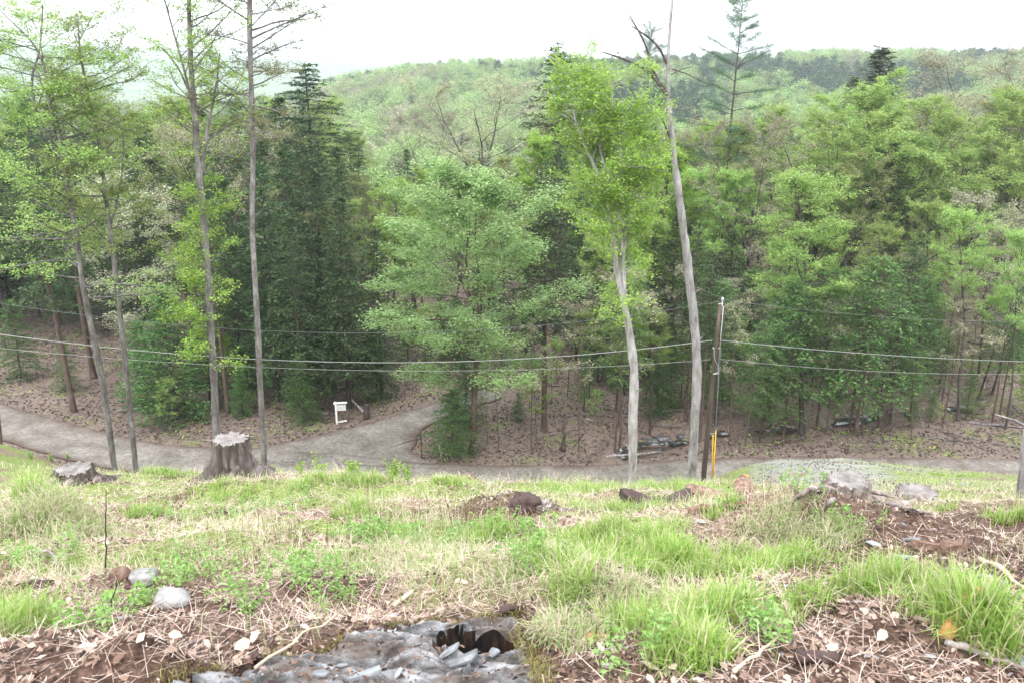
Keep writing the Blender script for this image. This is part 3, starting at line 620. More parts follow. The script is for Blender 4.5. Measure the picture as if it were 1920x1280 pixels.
# ------------------------------------------------------------------ the tall thin trees on the slope
def smooth(pts, n=5):
    pts = np.asarray(pts, float); P4 = np.vstack([2*pts[0]-pts[1], pts, 2*pts[-1]-pts[-2]]); out = []
    for i in range(1, len(P4)-2):
        p0, p1, p2, p3 = P4[i-1], P4[i], P4[i+1], P4[i+2]
        for k in range(n):
            t = k/n; out.append(.5*((2*p1)+(-p0+p2)*t+(2*p0-5*p1+4*p2-p3)*t*t+(-p0+3*p1-3*p2+p3)*t**3))
    out.append(pts[-1]); return np.array(out)
def near_tree(name, label, Y, paths, limbs, seed, bk, lm, nleaf, size, scat=.10, upb=.6, clump=1.2, twr=.006, base_py=None, cat="tree", flatz=.7, wscale=1.0, dark=False):
    w = Wood(seed); rg = w.rng
    x0 = at(paths[0][0][0][0], paths[0][0][0][1], Y); z0 = h1(x0[0], Y); org = np.array([x0[0], Y, z0])
    W3 = []
    for pi, (pp, wd) in enumerate(paths):
        P3 = [at(q[0], q[1], Y+(q[2] if len(q) > 2 else 0))-org for q in pp]
        rd_ = [wd_*.5*wscale*((Y+0)*1.06)/F for wd_ in wd]
        if pi == 0:                                            # carry on down to the ground behind the crest
            d = unit(P3[0]-P3[1]); L = (P3[0][2]+.3)/max(-d[2], .3)
            if P3[0][2] > 0: P3 = [P3[0]+d*L]+P3; rd_ = [rd_[0]*1.25]+rd_
        n = 5; S = smooth(P3, n); R_ = np.interp(np.linspace(0, len(P3)-1, len(S)), np.arange(len(P3)), rd_)
        S[1:-1] += rg.normal(size=S[1:-1].shape)*R_[1:-1, None]*.05
        tube(w.acc, S, R_*(1+.06*rg.normal(size=len(S))), 10 if pi == 0 else 6, cap=False, m=1 if pi and dark else 0); W3.append((S, R_))
    for lb in limbs:
        S, R_ = W3[lb.get('p', 0)]
        zs = S[:, 2]+org[2]; D = Y
        for q in range(lb['n']):
            py = lb['y0']+(lb['y1']-lb['y0'])*(q+rg.random()*.8)/lb['n']; z = -tof(py)*Y-org[2]
            i = int(np.clip(np.searchsorted(S[:, 2], z)-1, 0, len(S)-2)); f = np.clip((z-S[i, 2])/(S[i+1, 2]-S[i, 2]+1e-6), 0, 1)
            p = S[i]*(1-f)+S[i+1]*f; az = lb.get('az', None); az = (rg.random()*6.283 if az is None else az+rg.normal()*lb.get('azs', .6))
            el = lb.get('el', .3)+rg.normal()*.15; L = lb['L']*(.55+.7*rg.random())
            r = min(R_[i]*.55, .011*L+.006)*lb.get('th', 1)
            bp, _ = w.limb(p, dirv(az, el), L, r, n=7, up=lb.get('up', .1), wob=lb.get('wob', .12), k=4)
            w.spread(bp, L, r, lb.get('ns', 4), lb.get('nt', 5), secf=lb.get('sf', .4), twl=lb.get('twl', .4), up=.1)
    S, R_ = W3[0]
    for k in range(14):
        i = int(rg.integers(4, max(5, int(len(S)*.8)))); w.limb(S[i], dirv(rg.random()*6.283, .3+.4*rg.random()), rg.uniform(.12, .5), R_[i]*.22, n=3, up=.1, wob=.2, k=4)
    o = empty(name, org, label, cat)
    a, b = w.finish([MAT[bk], MAT['bark_dark']], MAT[lm], nleaf, size, scat=scat, upb=upb, clump=clump, twr=twr, flatz=flatz)
    link("trunk", a, o)
    if b: link("crown", b, o)
    return o
near_tree("maple_tree", "thin grey maple leaning left, wide airy pale green crown, leftmost tall trunk", 29,
    [([(215, 884), (190, 700), (160, 560), (140, 420), (121, 318)], [11, 11, 10, 9.5, 9]),
     ([(121, 318), (110, 250), (95, 200), (84, 130), (60, 80), (15, 35), (-30, -10)], [8, 7, 6, 4, 3, 2, 1.5]),
     ([(118, 318, .3), (100, 270), (70, 215), (60, 150), (75, 90), (80, 10)], [6, 5, 5, 4, 3, 2]),
     ([(95, 200), (110, 130, 1), (140, 90, 1), (180, 20, 1)], [4, 3, 2, 1.5])],
    [dict(p=0, y0=560, y1=330, n=13, L=2.6, el=.15, ns=5, nt=6), dict(p=1, y0=310, y1=60, n=26, L=2.9, el=.2, ns=6, nt=6),
     dict(p=2, y0=300, y1=40, n=16, L=2.4, el=.2, ns=5, nt=6), dict(p=0, y0=520, y1=360, n=6, L=3.6, el=.1, az=3.14, azs=.5, ns=6, nt=6)], 61, "bark_grey", "leaf_spring", 27000, .088, flatz=.5)
near_tree("maple_tree", "thin straight grey maple between the leaning maple and the large stump", 29.5,
    [([(256, 893), (240, 730), (222, 560), (212, 470), (200, 380), (190, 300), (176, 220), (160, 150), (150, 100), (146, 40)], [10, 9.5, 9, 8.5, 7, 6, 5, 4, 3, 2]),
     ([(206, 430), (225, 350), (232, 270), (222, 200)], [4, 3, 2.5, 1.5])],
    [dict(p=0, y0=500, y1=60, n=34, L=2.1, el=.3, ns=5, nt=6), dict(p=1, y0=420, y1=220, n=8, L=1.4, el=.3)], 62, "bark_grey", "leaf_spring", 16000, .085, flatz=.5)
near_tree("maple_tree", "slender maple behind the large cut stump, forked with bright leaves along its stem", 30,
    [([(406, 806), (400, 700), (392, 560), (385, 450), (374, 330), (366, 220), (358, 120), (354, 0), (350, -120)], [14, 13, 12, 11.5, 11, 10, 8, 7, 5]),
     ([(377, 330), (388, 250), (400, 190), (408, 140), (412, 100)], [7, 6, 4, 3, 2]),
     ([(367, 240), (350, 150), (325, 60), (300, -30)], [5, 4, 3, 2]), ([(362, 190), (335, 130), (305, 90)], [4, 3, 2])],
    [dict(p=0, y0=690, y1=350, n=34, L=1.35, el=.35, ns=4, nt=6, twl=.3), dict(p=0, y0=340, y1=-60, n=22, L=2.3, el=.6, ns=4, nt=5), dict(p=1, y0=300, y1=100, n=12, L=2.0, el=.4),
     dict(p=2, y0=200, y1=-20, n=10, L=1.8, el=.6, ns=3)], 63, "bark_grey", "leaf_bright", 15000, .09, clump=1.2, flatz=.6)
near_tree("larch_tree", "tall thin trunk with sparse feathery spreading branches against the sky, right of the large stump", 30,
    [([(495, 852), (488, 720), (480, 560), (473, 430), (474, 300), (472, 200), (469, 100), (468, 0), (466, -140)], [11, 10.5, 10, 9.5, 9, 9, 8.5, 8, 6])],
    [dict(p=0, y0=120, y1=-120, n=22, L=2.7, el=.35, up=.0, wob=.07, ns=6, nt=7, twl=.4), dict(p=0, y0=260, y1=110, n=16, L=2.2, el=.15, up=0, ns=5, nt=6, twl=.35),
     dict(p=0, y0=420, y1=270, n=5, L=1.4, el=.3, ns=3, nt=3)], 64, "bark_grey", "leaf_olive", 10500, .075, scat=.07, flatz=.6)
near_tree("birch_tree", "grey twin stemmed tree with tall bright green crown left of the bare leaning trunk", 27,
    [([(1186, 906), (1187, 800), (1188, 690), (1176, 600), (1163, 540), (1152, 470), (1140, 390), (1118, 320), (1090, 260), (1075, 210)], [17, 17, 16, 14, 11, 9.5, 7, 6, 4, 3]),
     ([(1180, 640, .2), (1172, 560), (1168, 480), (1160, 380), (1165, 300), (1150, 210), (1145, 140)], [9, 8, 7, 6, 5, 3.5, 2]),
     ([(1168, 480), (1185, 400), (1205, 320), (1215, 240)], [5, 4, 3, 2]), ([(1163, 400), (1130, 300), (1110, 200), (1100, 150)], [4, 3.5, 3, 2])],
    [dict(p=0, y0=440, y1=210, n=22, L=1.55, el=.5, ns=5, nt=7, twl=.4), dict(p=1, y0=480, y1=150, n=30, L=1.6, el=.55, ns=5, nt=7, twl=.4),
     dict(p=2, y0=470, y1=240, n=13, L=1.2, el=.6, ns=5, nt=7), dict(p=3, y0=390, y1=160, n=15, L=1.35, el=.6, ns=5, nt=7), dict(p=0, y0=600, y1=450, n=10, L=.9, el=.4, ns=4, nt=5)], 65, "bark_pale", "leaf_bright", 40000, .085, clump=1.2)
near_tree("dead_tree", "tall curved grey trunk with bare dark crooked branches beside the utility pole", 30,
    [([(1297, 899), (1303, 780), (1307, 680), (1300, 590), (1290, 500), (1280, 420), (1270, 340), (1262, 280), (1255, 200), (1252, 140), (1256, 60), (1262, -20), (1266, -120)], [18, 17, 17, 16, 15, 13.5, 12, 10, 8.5, 6, 5, 4, 2]),
     ([(1256, 185), (1230, 150), (1200, 125), (1165, 110), (1130, 98)], [8, 7, 5.5, 4, 2]), ([(1250, 120), (1235, 90), (1215, 70), (1185, 50)], [5, 4.5, 3.5, 2]),
     ([(1240, 165), (1222, 125), (1212, 90), (1195, 55), (1180, 28)], [6, 5, 4, 3, 1.6]), ([(1256, 258), (1243, 225), (1233, 190), (1220, 180)], [4, 3, 2, 1]),
     ([(1260, 130), (1290, 140), (1320, 155), (1345, 160)], [2.5, 2, 1.5, 1]), ([(1258, 140), (1280, 130), (1300, 125)], [2, 1.6, 1])],
    [dict(p=0, y0=290, y1=-60, n=10, L=1.1, el=.4, ns=2, nt=3, th=.7), dict(p=1, y0=180, y1=100, n=7, L=.9, el=.5, ns=2, nt=3), dict(p=3, y0=150, y1=40, n=6, L=.7, el=.5, ns=2, nt=3), dict(p=2, y0=110, y1=55, n=4, L=.6, el=.5, ns=2, nt=2)], 66, "bark_pale", "leaf_bud", 300, .05, dark=True)
near_tree("maple_tree", "pale trunk standing at the right edge of the picture beyond the dirt patch", 9.5,
    [([(1921, 958), (1930, 860), (1942, 760), (1950, 600), (1960, 400), (1960, 100), (1950, -100)], [36, 33, 31, 28, 24, 18, 12])],
    [dict(p=0, y0=60, y1=-90, n=5, L=.8, el=.6, ns=2, nt=4)], 67, "bark_pale", "leaf_spring", 300, .06)
near_tree("dead_tree", "thin dark post-like dead stem at the left edge by the dirt road", 33,
    [([(1, 838), (0, 815), (-2, 790), (-3, 770)], [7, 7, 6, 4])], [dict(p=0, y0=790, y1=775, n=1, L=.3, ns=1, nt=1)], 68, "bark_brown", "leaf_bud", 0, .05)

# ------------------------------------------------------------------ trees across the road, placed one by one
T = treepx
T("hemhi", 137, 772, 215, "tall hemlock with bare brown lower trunk on the leaf slope above the road bend", tilt=(0, -.05))
T("hemhi", 177, 712, 190, "tall dark bare trunked hemlock uphill of the brown trunk at the road bend")
T("hemhi", 10, 650, 240, "dark hemlock trunk at the left edge of the leaf covered slope", Y=62)
T("hems0", 40, 712, 560, "small dark hemlock with low boughs at the left edge above the road")
T("hems0", 330, 790, 540, "bushy bright hemlock low to the ground behind the large stump", wide=1.25)
T("hems0", 275, 765, 600, "low yellow green young hemlock touching the left side of the bushy bright one", wide=1.1)
T("whi0", 285, 700, 330, "pale blossoming shadbush between the left maples", Y=57, wide=1.1)
T("bri0", 395, 700, 400, "bright leaved birch behind the forked maple", Y=52, wide=.7)
T("hem0", 520, 755, 300, "broad dark hemlock standing beside the road sign, first from the left", wide=1.15)
T("hem2", 570, 775, 400, "dark hemlock behind the white post sign with boughs to the ground", wide=1.0)
T("hem1", 655, 765, 360, "dark hemlock at the near corner of the side track", wide=1.15)
T("hem0", 715, 745, 420, "hemlock overhanging the left edge of the side track", wide=1.0)
T("hem2", 455, 730, 330, "dark hemlock filling the gap between the forked maple and the larch", wide=1.0)
T("hem1", 620, 720, 310, "tall narrow hemlock rising behind the sign", wide=1.2)
T("spruce", 602, 700, 118, "large dark spruce with open drooping boughs rising above the left forest", Y=82, wide=1.75)
T("mint", 884, 852, 335, "fine leaved blue green beech in the fork of the road", wide=1.3, rz=.6)
T("bri0", 735, 700, 345, "rounded fresh green tree behind the side track", Y=68, wide=1.0)
T("hems0", 850, 850, 725, "low dark hemlock shrub at the foot of the beech in the fork", wide=1.5)
T("hems0", 872, 0, 660, "dark hemlock overhanging the right edge of the side track", Y=47.5, wide=1.1)
T("hem0", 800, 0, 600, "tall hemlock standing where the side track disappears", Y=57, wide=1.0)
T("hem2", 765, 0, 560, "wide hemlock behind the far end of the side track", Y=60, wide=1.0)
T("hem0", 835, 0, 570, "dense hemlock beyond the bend of the side track", Y=56, wide=1.1)
T("spr0", 655, 700, 255, "yellow green tree peeping out right of the large spruce", Y=92, wide=1.0)
T("hem1", 770, 690, 275, "dark pointed hemlock standing alone above the fresh green tree", Y=88, wide=.8)
T("bud0", 905, 700, 160, "wide grey pink budding oak with open dark limbs behind the beech", Y=95, wide=1.5)
T("bud1", 820, 700, 215, "smaller budding oak left of the wide one, its crown thin and grey", Y=105, wide=1.1)
T("oli0", 960, 700, 300, "olive budding ash behind the right side of the beech", Y=66, wide=1.0)
for px_, Y_, top_, k_, lb_ in ((905, 54, 640, "hems0", "low dark hemlock right of the side track, behind the beech trunk"), (940, 57, 560, "hem0", "dark hemlock with boughs to the ground right of the beech trunk"), (985, 60, 500, "hem1", "narrow dark hemlock between the beech and the tall hemlock"), (862, 58, 560, "hem2", "dark hemlock closing off the far end of the side track"),
        (830, 64, 520, "hem0", "hemlock behind the end of the side track"), (1215, 56, 440, "hem1", "dark hemlock between the twin stemmed tree and the bare trunk"), (1255, 60, 400, "hem2", "broad dark hemlock just left of the bare trunk"), (1400, 57, 500, "hems1", "light hemlock layered behind the stems right of the pole"), (1450, 55, 560, "hems0", "low light hemlock among the stream stems"),
        (1520, 57, 470, "hem1", "dark hemlock behind the thickest leaning trunk"), (1570, 60, 500, "hems1", "light hemlock between thick trunk and paired trunks"), (1640, 58, 480, "hem0", "dark hemlock right of the paired trunks"), (1690, 60, 540, "hems1", "light hemlock at the edge of the open leaf slope"), (1120, 55, 520, "hem1", "dark hemlock left of the pale twin stemmed trunk"),
        (1355, 58, 430, "hem2", "dark hemlock directly behind the pole top"), (1480, 62, 440, "hem0", "dark hemlock deep behind the stream stems"), (1735, 64, 560, "hems0", "small hemlock on the open leaf slope"), (1905, 60, 560, "hems0", "small hemlock at the far right of the leaf slope")):
    T(k_, px_, 0, top_, lb_, Y=Y_, wide=1.1)
T("hemhi", 1022, 812, 330, "tall hemlock over the leaf bank right of the beech", wide=1.2)
T("hem2", 1040, 700, 80, "dark ragged conifer against the sky left of the bright twin stemmed crown", Y=84, wide=1.35)
T("hem1", 1085, 700, 120, "second dark conifer partly hidden by the bright twin stemmed crown", Y=88, wide=1.6)
T("hem2", 1080, 760, 420, "dark hemlock behind the lower stems of the bright tree", Y=60, wide=1.0)
T("pine0", 1342, 700, -12, "tall white pine with wide flat boughs standing above the forest right of the bare trunk", Y=76, wide=.95, rz=.4)
T("pine1", 1195, 700, 25, "thin topped pine seen through the bare crooked branches", Y=92, wide=.6)
T("pine1", 1420, 690, 190, "low broad pine right of the tall white pine", Y=95, wide=.9)
T("spr2", 1605, 690, 195, "very broad yellow green maple dome in the middle of the right forest", Y=70, wide=1.25)
T("spr1", 1500, 690, 215, "broad yellow green maple left of the dome shaped one", Y=68, wide=1.15)
T("spr2", 1690, 690, 240, "light green maple with dark forked limbs right of the dome shaped one", Y=67, wide=1.0)
T("bud0", 1395, 690, 235, "grey green budding oak with crooked dark stem below the white pine", Y=60, wide=.95)
T("spr0", 1330, 690, 330, "green maple low in the forest behind the utility pole", Y=62, wide=1.0)
T("cedar", 1602, 690, 95, "pointed cedar standing up behind the broad maple dome", Y=104, wide=2.0)
T("cedar", 1562, 690, 150, "shorter cedar touching the left of the pointed one", Y=102, wide=1.8)
T("bud1", 1780, 690, 105, "bare grey oak with twisting limbs on the right skyline", Y=96, wide=1.5)
T("bud0", 1870, 690, 95, "yellowish budding oak with dark limbs at the right skyline", Y=84, wide=1.1)
T("oli0", 1790, 690, 170, "olive brown ash right of the maple dome", Y=74, wide=1.0)
T("spr1", 1890, 700, 190, "bright yellow green maple at the right edge", Y=64, wide=1.0)
T("whi0", 1835, 720, 375, "pale cream flowering shadbush in front of the right forest", Y=57, wide=1.0)
T("spr0", 75, 650, 250, "green maple behind the leaning maple at the left", Y=72)
T("bud0", 250, 640, 170, "greyish budding oak behind the two thin left maples", Y=84, wide=1.1)
T("bud1", 400, 640, 215, "pale grey oak above the forked maple's bright leaves", Y=80, wide=1.1)
T("oli0", 540, 640, 230, "yellowish ash with thin crown left of the large spruce", Y=74, wide=1.1)
# stems along the stream on the right
row = [(1310, 843, 470, "hemhi", .8, 0), (1366, 838, 560, "slim", 1, .03), (1396, 836, 600, "hems2", .8, .07), (1424, 830, 590, "hems1", .8, .1), (1465, 824, 520, "hems1", 1.1, 0),
       (1506, 818, 330, "high", 1.25, .09), (1548, 817, 560, "slim", 1, .07), (1592, 812, 540, "hems2", .9, .05), (1605, 817, 480, "hems1", 1.2, .03), (1615, 812, 560, "slim", 1, .1),
       (1648, 801, 430, "hemhi", .9, .06), (1705, 791, 520, "hems1", 1.0, -.04), (1709, 826, 590, "hems2", .7, .14), (1767, 797, 560, "slim", 1.1, .1), (1797, 789, 400, "high", 1.0, .08),
       (1884, 805, 430, "high", .7, .05), (1735, 700, 380, "high", 1, .04), (1440, 805, 560, "hems2", .9, 0), (1530, 800, 500, "hems2", 1, -.03), (1163, 853, 500, "slim", 1.3, 0), (1153, 851, 480, "hems2", .8, -.02),
       (996, 845, 600, "slim", .9, .03), (935, 842, 640, "slim", .8, .0), (1085, 848, 560, "slim", 1.0, .03), (914, 835, 690, "slim", .7, 0), (1340, 800, 520, "hems1", 1, .02), (1860, 740, 450, "high", .9, .05), (1285, 790, 430, "hemhi", .9, 0)]
where = ["right beside the bare trunk by the pole", "thin stem first right of the pole", "second stem right of the pole", "third stem right of the pole", "thick stem with foliage right of the yellow guards",
 "thickest leaning dark trunk on the stream bank", "thin stem touching the thickest leaning trunk", "stem left of the paired trunks on the bank", "stout member of the paired trunks on the bank", "thin leaning member beside the paired trunks",
 "dark trunk beyond the water bend", "stem right of the water bend", "stem leaning right at the roadside", "dark thin stem on the open leaf slope", "tall dark leaning trunk on the open leaf slope",
 "thin trunk by the fallen log at the right", "trunk high on the open leaf slope", "stem over the near water", "stem between the thickest trunk and the pairs", "slim stem left of the pale twin stemmed trunk", "dark stem touching the slim one left of the pale twin trunk",
 "thin pale sapling stem right of the beech", "thin sapling close to the beech trunk", "sapling at the leaf bank edge", "short sapling at the beech's foot", "young hemlock behind the pole", "slender trunk at the far right of the leaf slope", "bare trunk behind the stream boulders"]
for (px, pb, pt, k, wd, tl), wh in zip(row, where):
    T(k, px, pb, pt, {"hemhi": "tall bare stemmed hemlock, ", "slim": "leafless looking sapling, ", "hems1": "light green young hemlock, ", "hems2": "thin young hemlock, ", "high": "slender high crowned ash, "}[k]+wh, wide=wd, tilt=(0, tl))

# ------------------------------------------------------------------ the rest of the forest
rgf = random.Random(5)
LM = ((90, "at the left edge"), (190, "behind the leaning left maple"), (300, "behind the second thin maple"), (430, "behind the forked maple"), (560, "behind the larch"), (700, "above the white sign"), (800, "above the side track"), (960, "behind the beech"), (1100, "right of the beech"),
            (1240, "behind the twin stemmed tree"), (1340, "behind the bare trunk and pole"), (1480, "just right of the pole"), (1600, "over the thickest leaning trunk"), (1720, "over the paired trunks"), (1850, "over the open leaf slope"), (99999, "at the right edge"))
def landmark(p): return next(b for a, b in LM if p < a)
def env(px):
    return float(np.interp(px, [-400, 0, 200, 400, 560, 640, 700, 860, 980, 1050, 1200, 1400, 1600, 1750, 1920, 2400], [130, 130, 190, 190, 170, 230, 285, 330, 300, 180, 240, 220, 210, 160, 140, 130]))
mix_left = [("hem0", 4), ("hem2", 3), ("hem1", 3), ("hemhi", 3), ("spr0", 1.3), ("spr1", 1.2), ("bud1", 1.5), ("whi0", .6), ("oli0", 1)]
mix_mid = [("hem0", 2), ("hem1", 2), ("hemhi", 2), ("spr1", 1.6), ("bri0", 1.5), ("oli0", 1.5), ("spr0", 1), ("bud1", 1)]
mix_right = [("high", 3), ("spr0", 2.4), ("spr1", 2.4), ("spr2", 2), ("oli0", 1.5), ("bud0", 1.2), ("hem1", 1), ("hemhi", 1.3), ("bri0", .8), ("bud1", .8)]
KIND = {"hem": "dark hemlock", "spr": "light green maple", "bud": "grey budding oak", "whi": "pale flowering shadbush", "oli": "olive ash", "bri": "fresh green birch", "hig": "high crowned ash", "pin": "white pine", "sli": "thin bare sapling", "sap": "small leafy sapling", "ced": "cedar"}
def pick(mx):
    t = rgf.random()*sum(w for _, w in mx)
    for k, w in mx:
        t -= w
        if t <= 0: return k
    return mx[-1][0]
cnt = 0; cap = {}
step = 3.8; y = 50.0
while y < 150:
    st = step*(1+max(0, y-60)/90); x = -.74*y-4
    while x < .74*y+4:
        X = x+rgf.uniform(-.4, .4)*st; Yy = y+rgf.uniform(-.4, .4)*st; x += st
        pxx = proj((X, Yy, -20.5))[0]
        dmin = min(math.hypot(X-a, Yy-b) for a, b in PROJ)
        xa = np.array([X]); ya = np.array([Yy])
        if dmin < 2.4 or dist_to(DRIVEC, xa, ya)[0] < 4.0+.0*Yy or dist_to(ROADC, xa, ya)[0] < 4.5 or dist_to(STREAMC, xa, ya)[0] < 2.2: continue
        if pxx > 1640 and Yy < 66: continue                       # the open leaf slope
        if 1100 < pxx < 1640 and Yy < 56: continue
        if -100 < pxx < 260 and Yy < 66: continue
        if 880 < pxx < 1180 and Yy < 56: continue
        zone = "left" if pxx < 700 else ("mid" if pxx < 1180 else "right")
        if zone == "right" and Yy > 82 and rgf.random() < .45: k = rgf.choice(["bud0", "bud1", "oli0"])
        else: k = pick({"left": mix_left, "mid": mix_mid, "right": mix_right}[zone])
        top = env(pxx)+rgf.random()**1.3*150+(40 if Yy < 70 else 0)
        z0 = h1(X, Yy); Hh = -tof(top)*Yy-z0
        lim = {"whi0": 9}.get(k, 23); Hh = min(Hh, lim*rgf.uniform(.85, 1.05))
        if Hh < 6: continue
        if Hh > 1.25*P_[k][0]: Hh = P_[k][0]*1.25
        lmk = landmark(pxx)
        szw = "low " if Hh < 11 else ("tall " if Hh > 17 else "")
        deep = "front rows" if Yy < 72 else ("middle depth" if Yy < 100 else "deep part")
        side = {"left": "forest left of the side track", "mid": "woods behind the road fork", "right": "forest beyond the stream"}[zone]
        tree(k, X, Yy, Hh, f"{szw}{KIND[k[:3]]}, {deep} of the forest, {lmk}", group=f"{KIND[k[:3]]}s in the {deep}, {lmk}", wide=rgf.uniform(.85, 1.15))
        cnt += 1
    y += st
for q in range(150):                                          # understory saplings
    px = rgf.uniform(0, 1920); Yy = rgf.uniform(46, 64); X = (px-960)/F*(Yy*CP+20.5*SP)
    xa = np.array([X]); ya = np.array([Yy])
    if dist_to(DRIVEC, xa, ya)[0] < 3.4 or dist_to(ROADC, xa, ya)[0] < 3.2 or dist_to(STREAMC, xa, ya)[0] < 1.6: continue
    if px < 280 and rgf.random() < .6: continue
    k = rgf.choice(["sap0", "slim", "hems0", "hems1"] if px > 880 else ["sap0", "hems0", "hems0"])
    side = "left of the side track" if px < 780 else ("round the road fork" if px < 1150 else "along the stream")
    tree(k, X, Yy, rgf.uniform(1.6, 5) if k != "slim" else rgf.uniform(4, 8), f"{ {'sap0': 'small leafy sapling', 'slim': 'thin nearly bare sapling', 'hems1': 'knee-high to head-high young hemlock', 'hems0': 'small bushy hemlock'}[k]} in the understory {landmark(px)}", group=f"{k[:3]} understory {landmark(px)}".replace("sap", "leafy sapling").replace("sli", "bare sapling").replace("hem", "young hemlock"))
for q in range(60):                                          # slim dark stems crowding the stream bank
    px = rgf.uniform(1090, 1900); Yy = rgf.uniform(46.5, 57); X = (px-960)/F*(Yy*CP+20.5*SP); xa = np.array([X]); ya = np.array([Yy])
    if dist_to(STREAMC, xa, ya)[0] < 1.0 or dist_to(ROADC, xa, ya)[0] < 3.6 or min(math.hypot(X-a, Yy-b) for a, b in PROJ) < .7: continue
    k = rgf.choice(["slim", "hems2", "slim", "high"]); Hh = rgf.uniform(6, 11)
    tree(k, X, Yy, Hh, f"{'tall' if Hh > 8.5 else 'short'} slim dark {'bare' if k == 'slim' else 'leafy'} stem on the stream bank, {landmark(px)}", group=f"slim stems on the stream bank, {landmark(px)}", tilt=(0, rgf.uniform(-.08, .1)), cat="tree")
print("forest trees", cnt, len(PROJ))

# ------------------------------------------------------------------ woods covering the far hills: nobody could count them
def clump_tree(name, seed, kind):
    rg = np.random.default_rng(seed); a = Acc()
    if kind == "con":
        n = 380; t = rg.random(n)**.8; r = 2.7*(1-t)**.5*np.sqrt(rg.random(n)); th = rg.random(n)*6.283
        C = np.stack([r*np.cos(th), r*np.sin(th), 3+8*t**.8], 1)+rg.normal(size=(n, 3))*.5; leaves(a, C, .8*(.6+.7*rg.random(n)), rg, .4, .6, .1)
        H = 14; mt = MAT["hemlock"]
    else:
        n = 560; C = []
        for b in range(12):
            c = np.array([rg.normal()*2.1, rg.normal()*2.1, 8+rg.normal()*2.0]); m_ = n//12; v = rg.normal(size=(m_, 3)); v /= np.linalg.norm(v, axis=1)[:, None]
            C.append(c+v*(.7+1.3*rg.random((m_, 1)))*np.array([1, 1, .8]))
        C = np.concatenate(C); leaves(a, C, .62*(.6+.7*rg.random(len(C))), rg, .5, .7, .1); mt = MAT["far_leaf" if kind == "lea" else "far_bud"]
    tube(a, [(0, 0, -1), (0, 0, 5), (.2, .1, 9)], [.22, .17, .08], 5, m=1, cap=False)
    me = a.mesh(name, [mt, MAT["bark_grey"]]); o = bpy.data.objects.new(name, me); return o
def gn_instancer(name, pts, rot, scl, proto_o, label):
    me = bpy.data.meshes.new(name+"_points"); me.vertices.add(len(pts)); me.vertices.foreach_set("co", np.asarray(pts, np.float32).ravel())
    A = me.attributes.new("rz", 'FLOAT', 'POINT'); A.data.foreach_set("value", np.asarray(rot, np.float32))
    A = me.attributes.new("sc", 'FLOAT', 'POINT'); A.data.foreach_set("value", np.asarray(scl, np.float32))
    o = link(name, me); tag(o, label, "woods", kind="stuff")
    ng = bpy.data.node_groups.new(name, 'GeometryNodeTree')
    ng.interface.new_socket("Geometry", in_out='INPUT', socket_type='NodeSocketGeometry'); ng.interface.new_socket("Geometry", in_out='OUTPUT', socket_type='NodeSocketGeometry')
    N_, L_ = ng.nodes, ng.links; gi = N_.new("NodeGroupInput"); go = N_.new("NodeGroupOutput")
    oi = N_.new("GeometryNodeObjectInfo"); oi.inputs['Object'].default_value = proto_o; oi.inputs['As Instance'].default_value = True
    ip = N_.new("GeometryNodeInstanceOnPoints"); a1 = N_.new("GeometryNodeInputNamedAttribute"); a1.data_type = 'FLOAT'; a1.inputs['Name'].default_value = "rz"
    a2 = N_.new("GeometryNodeInputNamedAttribute"); a2.data_type = 'FLOAT'; a2.inputs['Name'].default_value = "sc"
    cx = N_.new("ShaderNodeCombineXYZ"); L_.new(a1.outputs[0], cx.inputs[2]); L_.new(gi.outputs[0], ip.inputs['Points']); L_.new(oi.outputs['Geometry'], ip.inputs['Instance'])
    L_.new(cx.outputs[0], ip.inputs['Rotation']); L_.new(a2.outputs[0], ip.inputs['Scale']); L_.new(ip.outputs[0], go.inputs[0])
    md = o.modifiers.new("woods", 'NODES'); md.node_group = ng
    return o
rg = np.random.default_rng(77); N0 = 15000
yv = np.sqrt(rg.uniform(145**2, 1000**2, N0*2)); av = rg.uniform(-.85, .85, N0*2)
keep = rg.random(N0*2) < np.clip(.25+.75*(420/yv)**1.0, 0, 1); yv = yv[keep]; av = av[keep]; xv = av*yv; zv = h(xv, yv)
sc_v = (.5+.9*rg.random(len(xv))**1.3)*(1+.25*sst(350, 900, yv))
nn = fbm(xv/70, yv/70, 3, 55)+.12*(rg.random(len(xv))-.5)+.11*sst(430, 600, yv)
kindv = np.where(nn > .62, 0, np.where(nn > .45, 1, np.where(rg.random(len(xv)) < .3, 2, 1)))
for kk, (nm, lab, sd) in enumerate((("con", "dark conifers covering the ridge and gullies of the far hill", 3), ("lea", "light green spring woods covering the far hillside", 4), ("bud", "pinkish grey budding woods on the far hillside", 5))):
    s2 = kindv == kk; pr = clump_tree({"con": "conifer", "lea": "leafy_tree", "bud": "budding_tree"}[nm], sd, nm)
    gn_instancer("far_woods", np.stack([xv, yv, zv], 1)[s2], rg.random(s2.sum())*6.28, sc_v[s2]*(1.05 if kk == 0 else 1), pr, lab)
print("far", len(xv))
